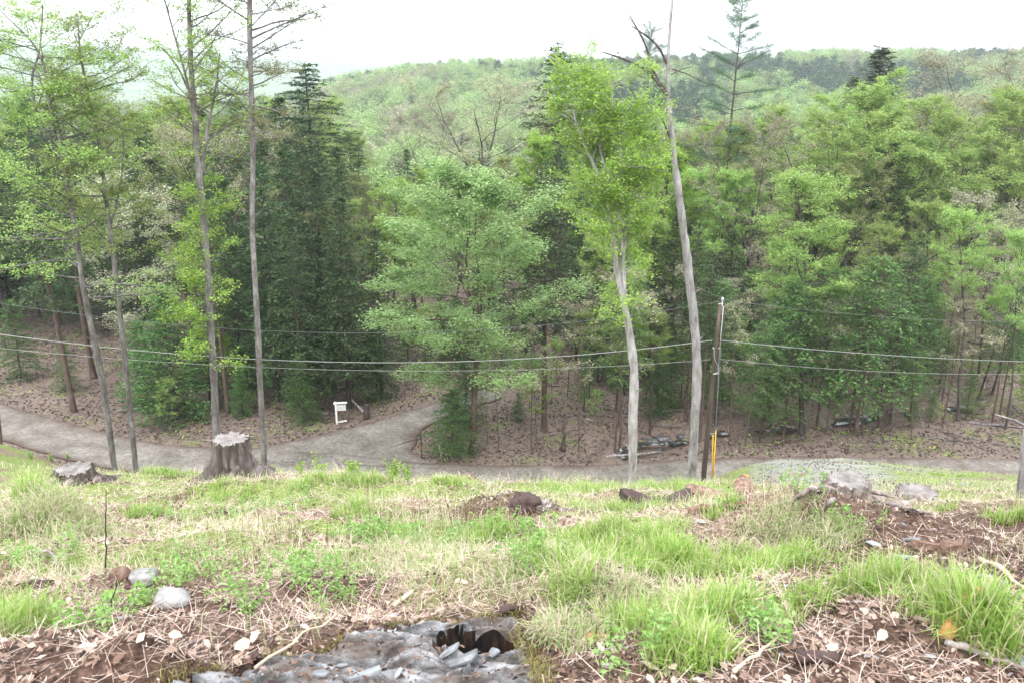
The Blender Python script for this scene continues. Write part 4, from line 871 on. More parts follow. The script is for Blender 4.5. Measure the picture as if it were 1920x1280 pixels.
# ------------------------------------------------------------------ pole, wires, sign, stakes
solid("pole_wood", [(.3, (.035, .026, .02)), (.6, (.085, .064, .05)), (.8, (.15, .125, .105))], scale=6, stretch=(1, 1, .1), bump=.5)
solid("yellow_plastic", [(.3, (.62, .36, .02)), (.7, (.75, .48, .03))], scale=2, rough=.5, bump=0)
solid("galvanised", [(.3, (.3, .3, .3)), (.7, (.5, .5, .5))], scale=8, rough=.45, bump=0, metal=.6)
solid("wire_dark", [(.3, (.09, .1, .1)), (.7, (.15, .16, .16))], scale=2, rough=.6, bump=0)
solid("wire_light", [(.3, (.22, .22, .22)), (.7, (.32, .32, .32))], scale=2, rough=.5, bump=0)
solid("white_paint", [(.3, (.7, .7, .7)), (.7, (.82, .82, .82))], scale=3, rough=.5, bump=0)
solid("sign_print", [(.3, (.25, .3, .3)), (.7, (.35, .4, .4))], scale=3, bump=0)
solid("sign_green", [(.3, (.02, .09, .06)), (.7, (.03, .12, .08))], scale=3, bump=0)
solid("steel_green", [(.3, (.02, .05, .035)), (.7, (.035, .08, .05))], scale=3, bump=0, rough=.6)
solid("ribbon_red", [(.3, (.7, .04, .02)), (.7, (.85, .07, .04))], scale=3, bump=0)
solid("insulator_grey", [(.3, (.45, .5, .55)), (.7, (.6, .65, .7))], scale=3, bump=0, rough=.2)
def one(name, fn, mat, parent=None, loc=None, smooth=True, **kw):
    a = Acc(); fn(a); return link(name, a.mesh(name, mat if isinstance(mat, list) else [MAT[mat]], smooth), parent, loc)
PY = 38.0
pb = at(1318, 898, PY); pb[2] = h1(pb[0], PY)-.1; pt_ = at(1350, 572, PY); org = pb.copy()
pole = empty("utility_pole", org, "brown wooden utility pole leaning slightly beside the dirt road", "utility pole")
ax = pt_-pb; q = lambda t: ax*t
one("pole", lambda a: tube(a, [q(t) for t in np.linspace(0, 1, 9)], np.linspace(.14, .095, 9), 14), "pole_wood", pole)
one("top_bracket", lambda a: (tube(a, [q(1)+np.array([.1, 0, -.5]), q(1)+np.array([.1, 0, .2])], .035, 8), tube(a, [q(1)+np.array([-.1, 0, .05]), q(1)+np.array([.16, 0, .05])], .03, 6)), "galvanised", pole)
one("insulator", lambda a: tube(a, [q(1)+np.array([.1, 0, z]) for z in (.18, .22, .26, .30, .34, .38)], [.03, .075, .05, .08, .05, .03], 12), "insulator_grey", pole)
one("clamp", lambda a: tube(a, [q(.79)+np.array([-.16, -.02, 0]), q(.79)+np.array([.17, -.02, 0])], .04, 8), "galvanised", pole)
one("clamp", lambda a: tube(a, [q(.665)+np.array([-.05, -.16, 0]), q(.665)+np.array([.2, -.1, .02])], .035, 8), "galvanised", pole)
one("riser_pipe", lambda a: tube(a, [q(.995)+np.array([.16, -.05, 0]), q(.8)+np.array([.17, -.05, 0]), q(.6)+np.array([.2, -.05, 0])], .022, 8), "galvanised", pole)
one("drop_loop", lambda a: tube(a, smooth([q(.79)+np.array([-.14, -.18, 0]), q(.74)+np.array([-.05, -.2, 0]), q(.70)+np.array([.16, -.2, 0]), q(.66)+np.array([.22, -.18, 0])], 6), .02, 6), "wire_light", pole)
gb = at(1338, 892, PY+.3); gb[2] = h1(gb[0], gb[1])
for nm, top_t, gx, dx, y_top in (("first", .80, 0.0, 0, 808), ("second", .665, .02, .1, 816)):
    e0 = pb+ax*top_t+np.array([.2+dx*.3, -.1, 0]); e1 = gb+np.array([-dx*.1, dx*.4, 0]); f = (at(1338, y_top, PY)[2]-e1[2])/(e0-e1)[2]
    gw = empty("guy_wire", e1, ("steel guy wire with tall yellow guard, longer of the two beside the pole" if nm == "first" else "steel guy wire with shorter yellow guard, shorter of the two beside the pole"), "guy wire")
    one("cable", lambda a: tube(a, [e0-e1, (e0-e1)*.02], .014, 5), "wire_dark", gw)
    off = np.array([(-.07 if nm == "second" else 0), 0, 0])
    one("guard", lambda a: tube(a, [(e0-e1)*f+off*1.6, (e0-e1)*.0+off*.2], .03, 8), "yellow_plastic", gw)
    one("anchor", lambda a: tube(a, [np.array([0, 0, -.2]), np.array([0, 0, .12])], .03, 6), "galvanised", gw)
def wire(px3, r, mat, label, Yend, n=60, z_off=0, px_end=None):
    """a hanging wire through three picture points; runs from the pole to a far end outside the frame"""
    (x0, y0), (x1, y1), (x2, y2) = px3; xe, ye_ = px_end, Yend
    A = at(x0, y0, PY-.1); 
    def plan(px, py):   # point on the vertical plane from pole to far end
        # depth varies linearly with world x
        f = 0.5
        lo, hi = -0.2, 1.6
        for _ in range(40):
            f = .5*(lo+hi); Y = PY+(ye_-PY)*f; P3 = at(px, py, Y); xt = A[0]+(XE-A[0])*f
            if (P3[0]-xt)*(1 if XE > A[0] else -1) > 0: lo = f
            else: hi = f
        return f, P3[2]
    D = ye_*CP+15*SP; XE = (xe-960)/F*D
    fs = [(0, A[2])]+[plan(x1, y1), plan(x2, y2)]
    M = np.array([[f*f, f, 1] for f, _ in fs]); cz = np.linalg.solve(M, [z for _, z in fs])
    t = np.linspace(0, 1.0, n); pts = np.stack([A[0]+(XE-A[0])*t, PY-.1+(ye_-PY)*t, cz[0]*t*t+cz[1]*t+cz[2]], 1)
    a = Acc(); tube(a, pts-pts[0], r, 6); o = link("power_line", a.mesh("power_line", [MAT[mat]], True), None, pts[0]); tag(o, label, "wire"); return pts
wire([(1350, 565), (780, 622), (0, 567)], .009, "wire_dark", "thin top wire running left from the pole top", 33, px_end=-500)
wire([(1335, 638), (780, 678), (0, 625)], .017, "wire_light", "thick pale cable running left, brightest of the left wires", 33, px_end=-500)
wire([(1333, 674), (700, 693), (0, 651)], .009, "wire_light", "thin lowest wire running left below the thick cable", 33, px_end=-500)
wire([(1352, 562), (1560, 585), (1900, 602)], .009, "wire_dark", "thin top wire running right from the pole top", 44, px_end=2300)
wire([(1352, 638), (1600, 660), (1900, 676)], .017, "wire_light", "thick pale cable running right, brightest of the right wires", 44, px_end=2300)
wire([(1350, 673), (1560, 690), (1900, 700)], .009, "wire_light", "thin lowest wire running right below the thick cable", 44, px_end=2300)

sg = hit(632, 797)
so = empty("property_sign", sg, "white wooden post with hanging panel sign by the side track", "sign", rz=.15)
def boxa(a, c, sz, rot=0, m=0):
    c = np.array(c, float); hx, hy, hz = np.array(sz)/2
    v = np.array([(x, y, z) for z in (-hz, hz) for y in (-hy, hy) for x in (-hx, hx)]); ca_r, sa_r = math.cos(rot), math.sin(rot)
    v = np.stack([v[:, 0]*ca_r-v[:, 2]*sa_r, v[:, 1], v[:, 0]*sa_r+v[:, 2]*ca_r], 1)+c
    a.add(v, [(0, 2, 3, 1), (4, 5, 7, 6), (0, 1, 5, 4), (2, 6, 7, 3), (0, 4, 6, 2), (1, 3, 7, 5)], None, m)
one("post", lambda a: boxa(a, (0, 0, .72), (.11, .11, 1.5)), "white_paint", so, smooth=False)
one("crossbar", lambda a: boxa(a, (.28, 0, 1.38), (.82, .09, .10)), "white_paint", so, smooth=False)
one("foot_bar", lambda a: boxa(a, (.3, .1, .10), (.62, .09, .09), .12), "white_paint", so, smooth=False)
pn = one("panel", lambda a: boxa(a, (.34, -.01, 1.06), (.52, .03, .36)), "white_paint", so, smooth=False)
one("printed_line", lambda a: [boxa(a, (.34, -.028, z), (.42, .006, .022)) for z in (1.15, 1.07, .99)], "sign_print", pn, smooth=False)
one("side_panel", lambda a: boxa(a, (.64, .04, 1.05), (.07, .03, .28)), "sign_green", so, smooth=False)
for x in (.16, .52): one("hook", lambda a: tube(a, [(x, 0, 1.34), (x, 0, 1.22)], .008, 5), "galvanised", so)

st = hit(791, 862); o = empty("fence_stake", st, "dark green metal stake with red ribbon at the road fork", "stake")
one("stake_post", lambda a: (boxa(a, (0, 0, .75), (.035, .035, 1.7)), boxa(a, (0, .02, .75), (.06, .008, 1.6))), "steel_green", o, smooth=False)
one("ribbon", lambda a: (boxa(a, (.0, -.01, .72), (.10, .07, .07)), boxa(a, (.07, -.02, .68), (.1, .012, .05), -.5)), "ribbon_red", o, smooth=False)
o = one("marker_tag", lambda a: tube(a, [(0, -.05, 0), (0, 0, 0)], [.085, .085], 10), "white_paint"); q0 = at(882, 792, 43.7); o.location = list(q0); tag(o, "small round white marker on the beech trunk", "marker")

# ------------------------------------------------------------------ stumps, logs, stones
solid("stump_bark", [(.3, (.045, .035, .032)), (.5, (.12, .098, .09)), (.72, (.27, .235, .225))], scale=9, stretch=(1, 1, .25), bump=.9, bscale=30, dist=.02)
solid("old_wood", [(.3, (.09, .065, .058)), (.5, (.24, .195, .18)), (.7, (.46, .42, .4))], scale=12, stretch=(1, 1, .4), bump=.8, bscale=36, dist=.01)
solid("rotten_wood", [(.3, (.06, .035, .028)), (.5, (.17, .105, .08)), (.7, (.36, .26, .2))], scale=16, stretch=(1, .4, 1), bump=.9, bscale=40, dist=.012)
solid("orange_wood", [(.3, (.32, .13, .04)), (.5, (.52, .26, .1)), (.7, (.68, .42, .22))], scale=14, stretch=(.3, 1, 1), bump=.7, bscale=40, dist=.008)
solid("pale_wood", [(.3, (.42, .32, .23)), (.7, (.72, .6, .48))], scale=20, stretch=(.2, 1, 1), bump=.5, bscale=50, dist=.005)
solid("dark_root", [(.3, (.03, .02, .018)), (.6, (.09, .06, .055)), (.8, (.18, .14, .13))], scale=14, bump=.8, bscale=40, dist=.01)
solid("slate", [(.3, (.09, .095, .105)), (.5, (.23, .24, .255)), (.7, (.46, .47, .5))], scale=6, rough=.6, bump=.5, bscale=40, dist=.005, objvar=.3)
solid("wet_stone", [(.3, (.04, .04, .042)), (.5, (.10, .10, .105)), (.7, (.2, .2, .21))], scale=4, rough=.25, bump=.5, bscale=14, dist=.03, spec=.5)
solid("pale_stone", [(.3, (.14, .13, .13)), (.5, (.3, .29, .29)), (.7, (.5, .49, .49))], scale=9, bump=.9, bscale=36, dist=.012)
solid("stone", [(.3, (.09, .085, .085)), (.5, (.2, .195, .195)), (.7, (.36, .35, .35))], scale=7, bump=.6, bscale=30, dist=.01, objvar=.25)
m, nt, nd, ln, out = nmat("cut_wood")
tc = nd.new("ShaderNodeTexCoord"); nz = tex("ShaderNodeTexNoise", 5, 4, .6)
wv = nd.new("ShaderNodeTexWave"); wv.wave_type = 'RINGS'; wv.rings_direction = 'Z'; wv.inputs['Scale'].default_value = 11; wv.inputs['Distortion'].default_value = 2.5; wv.inputs['Detail'].default_value = 3; ln.new(tc.outputs['Object'], wv.inputs['Vector'])
r = ramp(nd, [(0, (.19, .175, .17)), (.5, (.23, .215, .21)), (1, (.27, .255, .25))]); ln.new(wv.outputs[0], r.inputs[0])
r2 = ramp(nd, [(.35, (.55, .5, .47)), (.6, (1.1, 1.1, 1.1))]); ln.new(nz.outputs[0], r2.inputs[0]); c = mixc(nd, ln, r.outputs[0], r2.outputs[0], 1.0, 'MULTIPLY')
p = nd.new("ShaderNodeBsdfPrincipled"); ln.new(c, p.inputs['Base Color']); p.inputs['Roughness'].default_value = .85
bu = nd.new("ShaderNodeBump"); bu.inputs['Strength'].default_value = .2; bu.inputs['Distance'].default_value = .004; ln.new(wv.outputs[0], bu.inputs['Height']); ln.new(bu.outputs[0], p.inputs['Normal']); ln.new(p.outputs[0], out.inputs[0])

def stump(px, py_top, wpx, hpx, Y, label, seed, nroot=5, rootlen=.5, flare=.5, tilt=(0, 0), topmat="cut_wood", bark="stump_bark", rough=.06, rootmat=None, rootdirs=None, slant=.0):
    rg = np.random.default_rng(seed); pc = at(px, py_top, Y); sc1 = (Y*CP-pc[2]*SP)/F; R = wpx*.5*sc1; zg = h1(pc[0], Y); Ht = max(pc[2]-zg, hpx*sc1*.5)
    o = empty("stump", (pc[0], Y, zg), label, "stump"); o.rotation_euler = (tilt[0], tilt[1], 0)
    K_, N_ = 72, 18; th = np.arange(K_)*2*math.pi/K_; ph = rg.random(8)*6.283
    ra = np.array(rootdirs) if rootdirs is not None else (np.arange(nroot)*2*math.pi/nroot+rg.normal(size=nroot)*.25)
    lob = sum(np.exp(-((np.angle(np.exp(1j*(th-a))))**2)/.07) for a in ra)
    V = []; zz = np.linspace(-.15, Ht, N_)
    for z in zz:
        u = np.clip(1-z/Ht, 0, 1.6); fl = flare*R*(u**2.6)*(.3+1.3*lob)
        br = 1+rough*np.sin(th*13+ph[0]+.5*math.sin(z*9))+rough*.8*np.sin(th*29+ph[1]+z*4)+.05*np.sin(th*3+ph[2])+rough*rg.normal(size=K_)*.4
        rr = R*br+fl; V.append(np.stack([rr*np.cos(th), rr*np.sin(th), np.full(K_, z)+(slant*R*np.cos(th)*(z/Ht) if z > 0 else 0)+(rg.normal(size=K_)*.012 if z == zz[-1] else 0)], 1))
    V = np.concatenate(V); i = np.arange(N_-1)[:, None]*K_; j = np.arange(K_)[None]
    a = Acc(); a.add(V, np.stack([i+j, i+(j+1) % K_, i+K_+(j+1) % K_, i+K_+j], -1).reshape(-1, 4)); link("bark", a.mesh("bark", [MAT[bark]], True), o)
    top = V[-K_:]; a = Acc(); mz = top[:, 2].mean(); rings = [np.stack([top[:, 0]*f, top[:, 1]*f, mz*(1-f)*3+top[:, 2]*(1-(1-f)*3) if f > .7 else np.full(K_, mz)], 1)+np.array([0, 0, -.006-.02*(1-f)]) for f in (.97, .8, .6, .4, .2)]; c0 = np.array([[0, 0, Ht-.06]])
    for rr_ in rings[1:]: rr_[:, 2] += rg.normal(size=K_)*.004
    VV = np.concatenate([top*np.array([1, 1, 1])+[0, 0, -.001]]+rings+[c0]); f4 = np.concatenate([np.stack([k*K_+j[0], k*K_+(j[0]+1) % K_, (k+1)*K_+(j[0]+1) % K_, (k+1)*K_+j[0]], -1) for k in range(5)])
    a.add(VV, f4, np.stack([5*K_+j[0], 5*K_+(j[0]+1) % K_, np.full(K_, 6*K_)], -1)); link("cut_top", a.mesh("cut_top", [MAT[topmat]], True), o)
    for k, an in enumerate(ra):
        if rootlen <= 0: break
        L = rootlen*(.6+.6*rg.random()) if rootdirs is None else rootlen*(1.0, .8, .9, .6, .5, .7)[k % 6]; n = 9; P3 = []
        for t in np.linspace(0, 1, n):
            an += rg.normal()*.09; d = R*.9+L*t; x = d*math.cos(an); y_ = d*math.sin(an); gz = h1(pc[0]+x, Y+y_)-zg
            P3.append((x, y_, gz+(.28*Ht*(1-t)**2)-.05*t+.01))
        a = Acc(); tube(a, P3, np.linspace(R*.32, R*.06, n)*(1+.2*rg.normal(size=n)), 9, bump=.15, rng=rg, flat=.8); link("root", a.mesh("root", [MAT[rootmat or bark]], True), o)
    return o
stump(430, 822, 62, 50, 10.3, "tall grey cut stump with flared roots before the dirt road", 1, 6, .6, 1.0, rough=.09)
stump(139, 877, 62, 34, 10.2, "low weathered stump with split bark at the left", 2, 5, .4, .35, rough=.09)
big = stump(1590, 897, 74, 66, 8.7, "broad decayed stump with long pale roots, right slope", 3, rootdirs=[-.25, 3.3, 2.9, -.9, -2.2], rootlen=1.15, flare=1.0, bark="old_wood", rough=.1)
def extra_root(o, path, Y, r0, mat):
    P3 = []
    for k, (px, py, up) in enumerate(path):
        q = hit(px, py); q = at(px, py, min(q[1], Y+.3)) if k else at(px, py, Y); g0 = h1(q[0], q[1]); q[2] = max(q[2], g0+up); P3.append(q-np.array(o.location))
    S = smooth(P3, 6); rg_ = np.random.default_rng(len(S)); a = Acc(); tube(a, S, np.linspace(r0, r0*.25, len(S))*(1+.07*np.sin(np.arange(len(S))*.7+path[0][0])), 12, bump=.10, rng=rg_, flat=.75); link("root", a.mesh("root", [MAT[mat]], True), o)
extra_root(big, [(1608, 918, .10), (1640, 935, .05), (1690, 955, .02), (1745, 968, .02)], 8.6, .045, "old_wood")
extra_root(big, [(1565, 918, .13), (1530, 928, .06), (1490, 940, .02), (1450, 950, .02)], 8.6, .036, "old_wood")
extra_root(big, [(1580, 928, .07), (1560, 945, .03), (1545, 965, .02)], 8.5, .028, "old_wood")
extra_root(big, [(1620, 918, .08), (1665, 928, .04), (1700, 940, .02)], 8.8, .04, "old_wood")
stump(1722, 922, 66, 44, 9.5, "squat grey stump right of the long rooted one", 4, 5, .25, .35, bark="old_wood", rough=.1)
stump(1018, 973, 34, 24, 6.7, "small brown stump in green grass near the middle", 5, 5, .16, .5, bark="stump_bark", topmat="old_wood")
stump(942, 930, 30, 30, 8.2, "broken grey stump leaning by the bark mound", 6, 4, .3, .5, bark="old_wood", topmat="rotten_wood", slant=.6, rough=.12)
stump(1242, 955, 40, 16, 7.6, "low dark mossy stump almost buried in grass", 7, 6, .22, .8, bark="dark_root", topmat="dark_root", rough=.16)
stump(1408, 930, 50, 20, 8.8, "rotten brown stump remnant left of the long rooted one", 8, 6, .5, .9, bark="rotten_wood", topmat="rotten_wood", rough=.2)

def lump(name, px, py, wpx, label, mat, cat, seed, sz=(1, .8, .6), rough=.12, rz=0, tilt=0, sink=.3, Y=None, par=None):
    rg = np.random.default_rng(seed); c = hit(px, py) if Y is None else at(px, py, Y); s1 = wpx*(c[1]*CP-c[2]*SP)/F*.5
    nu, nv = 22, 13; u = np.arange(nu)*2*math.pi/nu; v = np.linspace(0, math.pi, nv); U, Vv = np.meshgrid(u, v)
    X = np.sin(Vv)*np.cos(U); Y_ = np.sin(Vv)*np.sin(U); Z = np.cos(Vv); pw = .75
    X, Y_, Z = [np.sign(t)*np.abs(t)**pw for t in (X, Y_, Z)]
    nn = 1+rough*4*(fbm(X*1.4+seed*3+Z, Y_*1.4+Z*1.7, 4, seed)-.5); D3 = np.stack([X*nn*sz[0], Y_*nn*sz[1], Z*nn*sz[2]], -1).reshape(-1, 3)*s1
    i = np.arange(nv-1)[:, None]*nu; j = np.arange(nu)[None]; a = Acc(); a.add(D3, np.stack([i+j, i+nu+j, i+nu+(j+1) % nu, i+(j+1) % nu], -1).reshape(-1, 4))
    o = link(name, a.mesh(name, [MAT[mat]], True), None, c+np.array([0, 0, s1*sz[2]*(1-sink*2)]), (tilt, tilt*.5, rz)); tag(o, label, cat); return o
def slab(name, px, py, wpx, label, mat, cat, seed, asp=.5, th=.12, rz=0, tilt=(0, 0), n=6, lift=.0, group=None):
    rg = np.random.default_rng(seed); c = hit(px, py); c[2] = h1(c[0], c[1]) if not (LX0 < c[0] < LX1 and LY0 < c[1] < LY1) else ledge_z(c[0], c[1])
    s1 = wpx*(c[1]*CP-c[2]*SP)/F*.5; an = np.sort((np.arange(n)+rg.random(n)*.7)*2*math.pi/n); rr = .6+.65*rg.random(n)
    P2 = np.stack([np.cos(an)*rr, np.sin(an)*rr*asp], 1)*s1; t = s1*th; mid = P2*1.04+rg.normal(size=P2.shape)*s1*.03
    V = np.concatenate([np.c_[P2*.97, np.full(n, -t)], np.c_[mid, rg.normal(size=n)*t*.2], np.c_[P2*.93, np.full(n, t)+rg.normal(size=n)*t*.25], [[0, 0, -t]], [[0, 0, t*1.1]]])
    k = np.arange(n); k2 = (k+1) % n; a = Acc(); a.add(V, np.concatenate([np.stack([k, k2, n+k2, n+k], -1), np.stack([n+k, n+k2, 2*n+k2, 2*n+k], -1)]), np.concatenate([np.stack([k2, k, np.full(n, 3*n)], -1), np.stack([2*n+k, 2*n+k2, np.full(n, 3*n+1)], -1)]))
    sl = (h1(c[0], c[1]+.15)-h1(c[0], c[1]-.15))/.3
    o = link(name, a.mesh(name, [MAT[mat]], False), None, c+np.array([0, 0, t*.8+lift]), (math.atan(sl)*.6+tilt[0], tilt[1], rz)); tag(o, label, cat, group); return o
def stick(name, p0, p1, r, label, mat, cat="stick", seed=0, lift=(.02, .02), wob=.03, k=7, n=9, group=None, taper=.5, stem=False):
    """from picture point p0 to p1, both lying on the ground (plus lift)"""
    rg = np.random.default_rng(seed+999); a0, a1 = hit(*p0), hit(*p1)
    if stem: a1 = at(p1[0], p1[1], a0[1]+stem-1)
    a0 = a0+[0, 0, lift[0]]; a1 = a1+[0, 0, lift[1]]; L = np.linalg.norm(a1-a0); t = np.linspace(0, 1, n)[:, None]
    P3 = a0*(1-t)+a1*t+rg.normal(size=(n, 3))*L*wob*np.sin(t*math.pi)
    if not stem:
        g_ = h(P3[:, 0], P3[:, 1]); P3[:, 2] = np.maximum(P3[:, 2], g_+r*.4)
    a = Acc(); tube(a, P3-a0, r*np.linspace(1, taper, n)*(1+.1*rg.normal(size=n)), k, bump=.06, rng=rg)
    o = link(name, a.mesh(name, [MAT[mat]], True), None, a0); tag(o, label, cat, group); return o

# bedrock outcrop
def ledge_z(x, y):
    x = np.asarray(x, float); y = np.asarray(y, float)
    b = hraw(x, y)-.025
    u = (y-.35*x)*7+fbm(x*3, y*3, 4, 41)*4; st_ = np.floor(u)+sst(.0, .16, u-np.floor(u))
    z = b+.0+(st_-u)*.04+(fbm(x*2.5, y*2.5, 3, 42)-.5)*.03+np.floor(fbm(x*3, y*10, 4, 43)*8)/8*.05-.025+(fbm(x*30, y*60, 3, 45)-.5)*.012
    # the broken-out pocket on the right
    px_ = pocket(x, y)
    return z-.30*px_-.12*sst(2.32, 2.1, y)*sst(-.45, -.25, x)
def pocket(x, y):
    return sst(-.33, -.24, x+.03*np.sin(y*19))*sst(.035, .0, x)*sst(2.46, 2.6, y+.1*x)*sst(2.81, 2.79, y+(fbm(x*9, y*0, 2, 5)-.5)*.06)
gx = np.linspace(LX0, LX1, 240); gy = np.linspace(LY0, LY1, 240); LXg, LYg = np.meshgrid(gx, gy)
mk = ledge_mask(LXg, LYg); Z = ledge_z(LXg, LYg)-.45*(1-sst(.02, .35, mk))
i = np.arange(239)[:, None]*240; j = np.arange(239)[None]; ff = np.stack([i+j, i+j+1, i+241+j, i+240+j], -1).reshape(-1, 4)
okf = mk.ravel()[ff].max(1) > .01
m, nt, nd, ln, out = nmat("bedrock")
tc = nd.new("ShaderNodeTexCoord"); mp = nd.new("ShaderNodeMapping"); mp.inputs['Scale'].default_value = (1, 2.6, 3); mp.inputs['Rotation'].default_value = (0, 0, .35); ln.new(tc.outputs['Object'], mp.inputs[0])
n1 = tex("ShaderNodeTexNoise", 5, 8, .7, mp.outputs[0]); n2 = tex("ShaderNodeTexNoise", 3, 5, .6); n3 = tex("ShaderNodeTexNoise", 60, 5, .7)
r1 = ramp(nd, [(.34, (.03, .03, .03)), (.43, (.08, .08, .083)), (.5, (.17, .172, .18)), (.58, (.29, .295, .31)), (.66, (.5, .51, .54))]); ln.new(n1.outputs[0], r1.inputs[0])
r2 = ramp(nd, [(.45, (0, 0, 0)), (.62, (.8, .8, .8))]); ln.new(n2.outputs[0], r2.inputs[0])
c = mixc(nd, ln, r1.outputs[0], (.085, .058, .042), r2.outputs[0])
p = nd.new("ShaderNodeBsdfPrincipled"); ln.new(c, p.inputs['Base Color']); p.inputs['Roughness'].default_value = .75
bu = nd.new("ShaderNodeBump"); bu.inputs['Strength'].default_value = .8; bu.inputs['Distance'].default_value = .008; ln.new(n1.outputs[0], bu.inputs['Height'])
bu2 = nd.new("ShaderNodeBump"); bu2.inputs['Strength'].default_value = .5; bu2.inputs['Distance'].default_value = .004; ln.new(n3.outputs[0], bu2.inputs['Height']); ln.new(bu.outputs[0], bu2.inputs['Normal']); ln.new(bu2.outputs[0], p.inputs['Normal']); ln.new(p.outputs[0], out.inputs[0])
solid("dark_pocket_rock", [(.35, (.008, .007, .007)), (.5, (.025, .021, .02)), (.6, (.06, .035, .025)), (.75, (.09, .09, .1))], scale=9, stretch=(3, 1, .6), rough=.4, bump=.6, bscale=40, dist=.006, objvar=0)
fc = ff[okf]; cxf = LXg.ravel()[fc].mean(1); cyf = LYg.ravel()[fc].mean(1); zf_ = Z.ravel()[fc]; inp = (pocket(cxf, cyf) > .02) & (cyf > 2.5)  # faces inside the pocket take a much darker rock colour
o = link("rock_ledge", mesh_np("rock_ledge", np.stack([LXg, LYg, Z], -1).reshape(-1, 3), [fc], [MAT["bedrock"], MAT["dark_pocket_rock"]], inp.astype(np.int32), smooth=False)); tag(o, "layered grey bedrock exposed at the bottom with a dark broken pocket", "rock")
rs = random.Random(4)
SL = [(868, 1240, 78, .42, .5, "large pale slate piece lying below the dark rock pocket"), (906, 1262, 56, .6, -.3, "pale slate piece right of the largest one"), (845, 1222, 44, .5, .9, "narrow grey slate piece leaning at the pocket's mouth"),
      (965, 1276, 70, .5, .1, "white slate slab at the bottom edge, centre"), (690, 1268, 60, .4, .4, "long pale slate sliver at the bottom left of the rock"), (737, 1160, 20, .8, .2, "tiny white stone chip on top of the bedrock"),
      (925, 1226, 40, .7, 1.1, "grey slate block at the right end of the pocket"), (880, 1218, 34, .5, -.8, "dark edged slate chip behind the large pale piece"), (812, 1262, 30, .6, .5, "small grey slate chip left of the large pale piece"),
      (775, 1272, 36, .5, 0, "flat bluish slate chip near the bottom edge"), (1004, 1252, 40, .5, .7, "slate chip on the dirt right of the rock pocket"), (600, 1272, 36, .6, .2, "grey slate chip in dirt at the rock's left end"),
      (745, 1245, 26, .6, 1.3, "reddish stained slate chip on the bedrock"), (640, 1240, 24, .7, .2, "small blue grey chip left on the bedrock")]
for k, (px, py, w_, asp, rz, lb) in enumerate(SL): slab("slate_piece", px, py, w_, lb, "slate", "stone", 100+k, asp, .13, rz, (rs.uniform(-.25, .25), rs.uniform(-.2, .2)), lift=.01)
SR = [(1716, 1014, 44, .3, "flat pale slate splinter on the right dirt patch"), (1640, 1022, 30, .5, "grey slate chip left of the flat pale splinter"), (1585, 1018, 36, .5, "dull grey stone at the left side of the dirt patch"), (1690, 1046, 44, .4, "thin grey slate half buried in bark chips"),
      (1845, 1084, 40, .5, "bluish slate chip near the right edge"), (1790, 1070, 26, .5, "small grey slate chip on the right dirt"), (1880, 1094, 34, .4, "dark slate flake at the right edge"), (1745, 1240, 40, .3, "pale slate sliver at the bottom right"), (1315, 980, 20, .7, "small white stone on the bare soil near the long roots"),
      (1905, 1255, 70, .4, "dark slab of slate in the bottom right corner"), (130, 905, 20, .6, "white chip beside the weathered left stump")]
for k, (px, py, w_, asp, lb) in enumerate(SR): slab("slate_piece", px, py, w_, lb, "slate", "stone", 140+k, asp, .1, rs.uniform(-.4, .4), (rs.uniform(-.15, .15), rs.uniform(-.15, .15)), lift=.006)
lump("boulder", 322, 1130, 62, "rounded pale grey stone among straw at the left", "pale_stone", "stone", 3, (1, .8, .62))
lump("boulder", 268, 1086, 52, "flat topped grey stone beside the round log end", "pale_stone", "stone", 5, (1, .8, .5))
lump("dirt_clod", 1398, 895, 14, "orange brown lump lying on the gravel bank", "orange_wood", "clod", 9, (1, .8, .7), Y=24)
for k, (px, py, w_) in enumerate([(1222, 835, 30), (1243, 826, 34), (1262, 838, 22), (1280, 822, 28), (1300, 815, 20), (1235, 845, 18), (1350, 815, 24), (1400, 806, 20), (1670, 775, 22), (1700, 780, 16)]):
    lump("boulder", px, py, w_*.75, f"wet grey boulder in the stream, {['left end of the rapid', 'largest at the rapid', 'front of the rapid', 'behind the bare trunk', 'smallest by the bare trunk', 'lowest at the rapid', 'right of the yellow guards', 'mid stream among stems', 'upstream by the bend', 'smallest upstream'][k]}", "wet_stone", "stone", 20+k, (1, .8, .45))
o = lump("log_end", 226, 1084, 40, "round brown sawn log end poking out of the straw", "rotten_wood", "log", 11, (.9, .9, .8), .06)
slab("bark_slab", 1118, 1196, 64, "bright orange slab of bark on dry grass right of the rock", "orange_wood", "bark", 201, .35, .14, .35, (.2, .1))
slab("bark_slab", 362, 1216, 62, "black charred bark fragment among pale leaves", "dark_root", "bark", 202, .35, .16, -.2, (.1, .1))
slab("bark_slab", 75, 1102, 60, "dark rotten bark slab at the left", "dark_root", "bark", 203, .4, .2, .1)
slab("wood_chunk", 1782, 1040, 70, "splintered orange brown chunk of rotten wood on the dirt patch", "rotten_wood", "wood", 204, .5, .35, .2, (.1, -.15), n=9)
slab("wood_chunk", 1740, 1030, 56, "flat splinter of rotten wood beside the larger chunk", "rotten_wood", "wood", 205, .25, .3, -.3)
lump("root_mass", 985, 950, 58, "dark brown torn root mass beside the broken grey stump", "dark_root", "root", 206, (1, .8, .55), .3, .4, .2)
stick("branch", (1768, 1208), (1822, 1150), .022, "orange broken branch sticking up from the right grass clump", "orange_wood", seed=1, lift=(.02, .09), wob=.01, taper=.9)
stick("branch", (1492, 1245), (1570, 1253), .021, "short thick dark stick near the bottom right", "dark_root", seed=2, wob=.01, taper=.85)
stick("branch", (938, 1152), (968, 1146), .018, "dark rounded root end above the rock pocket", "dark_root", seed=3, wob=.0, taper=.9)
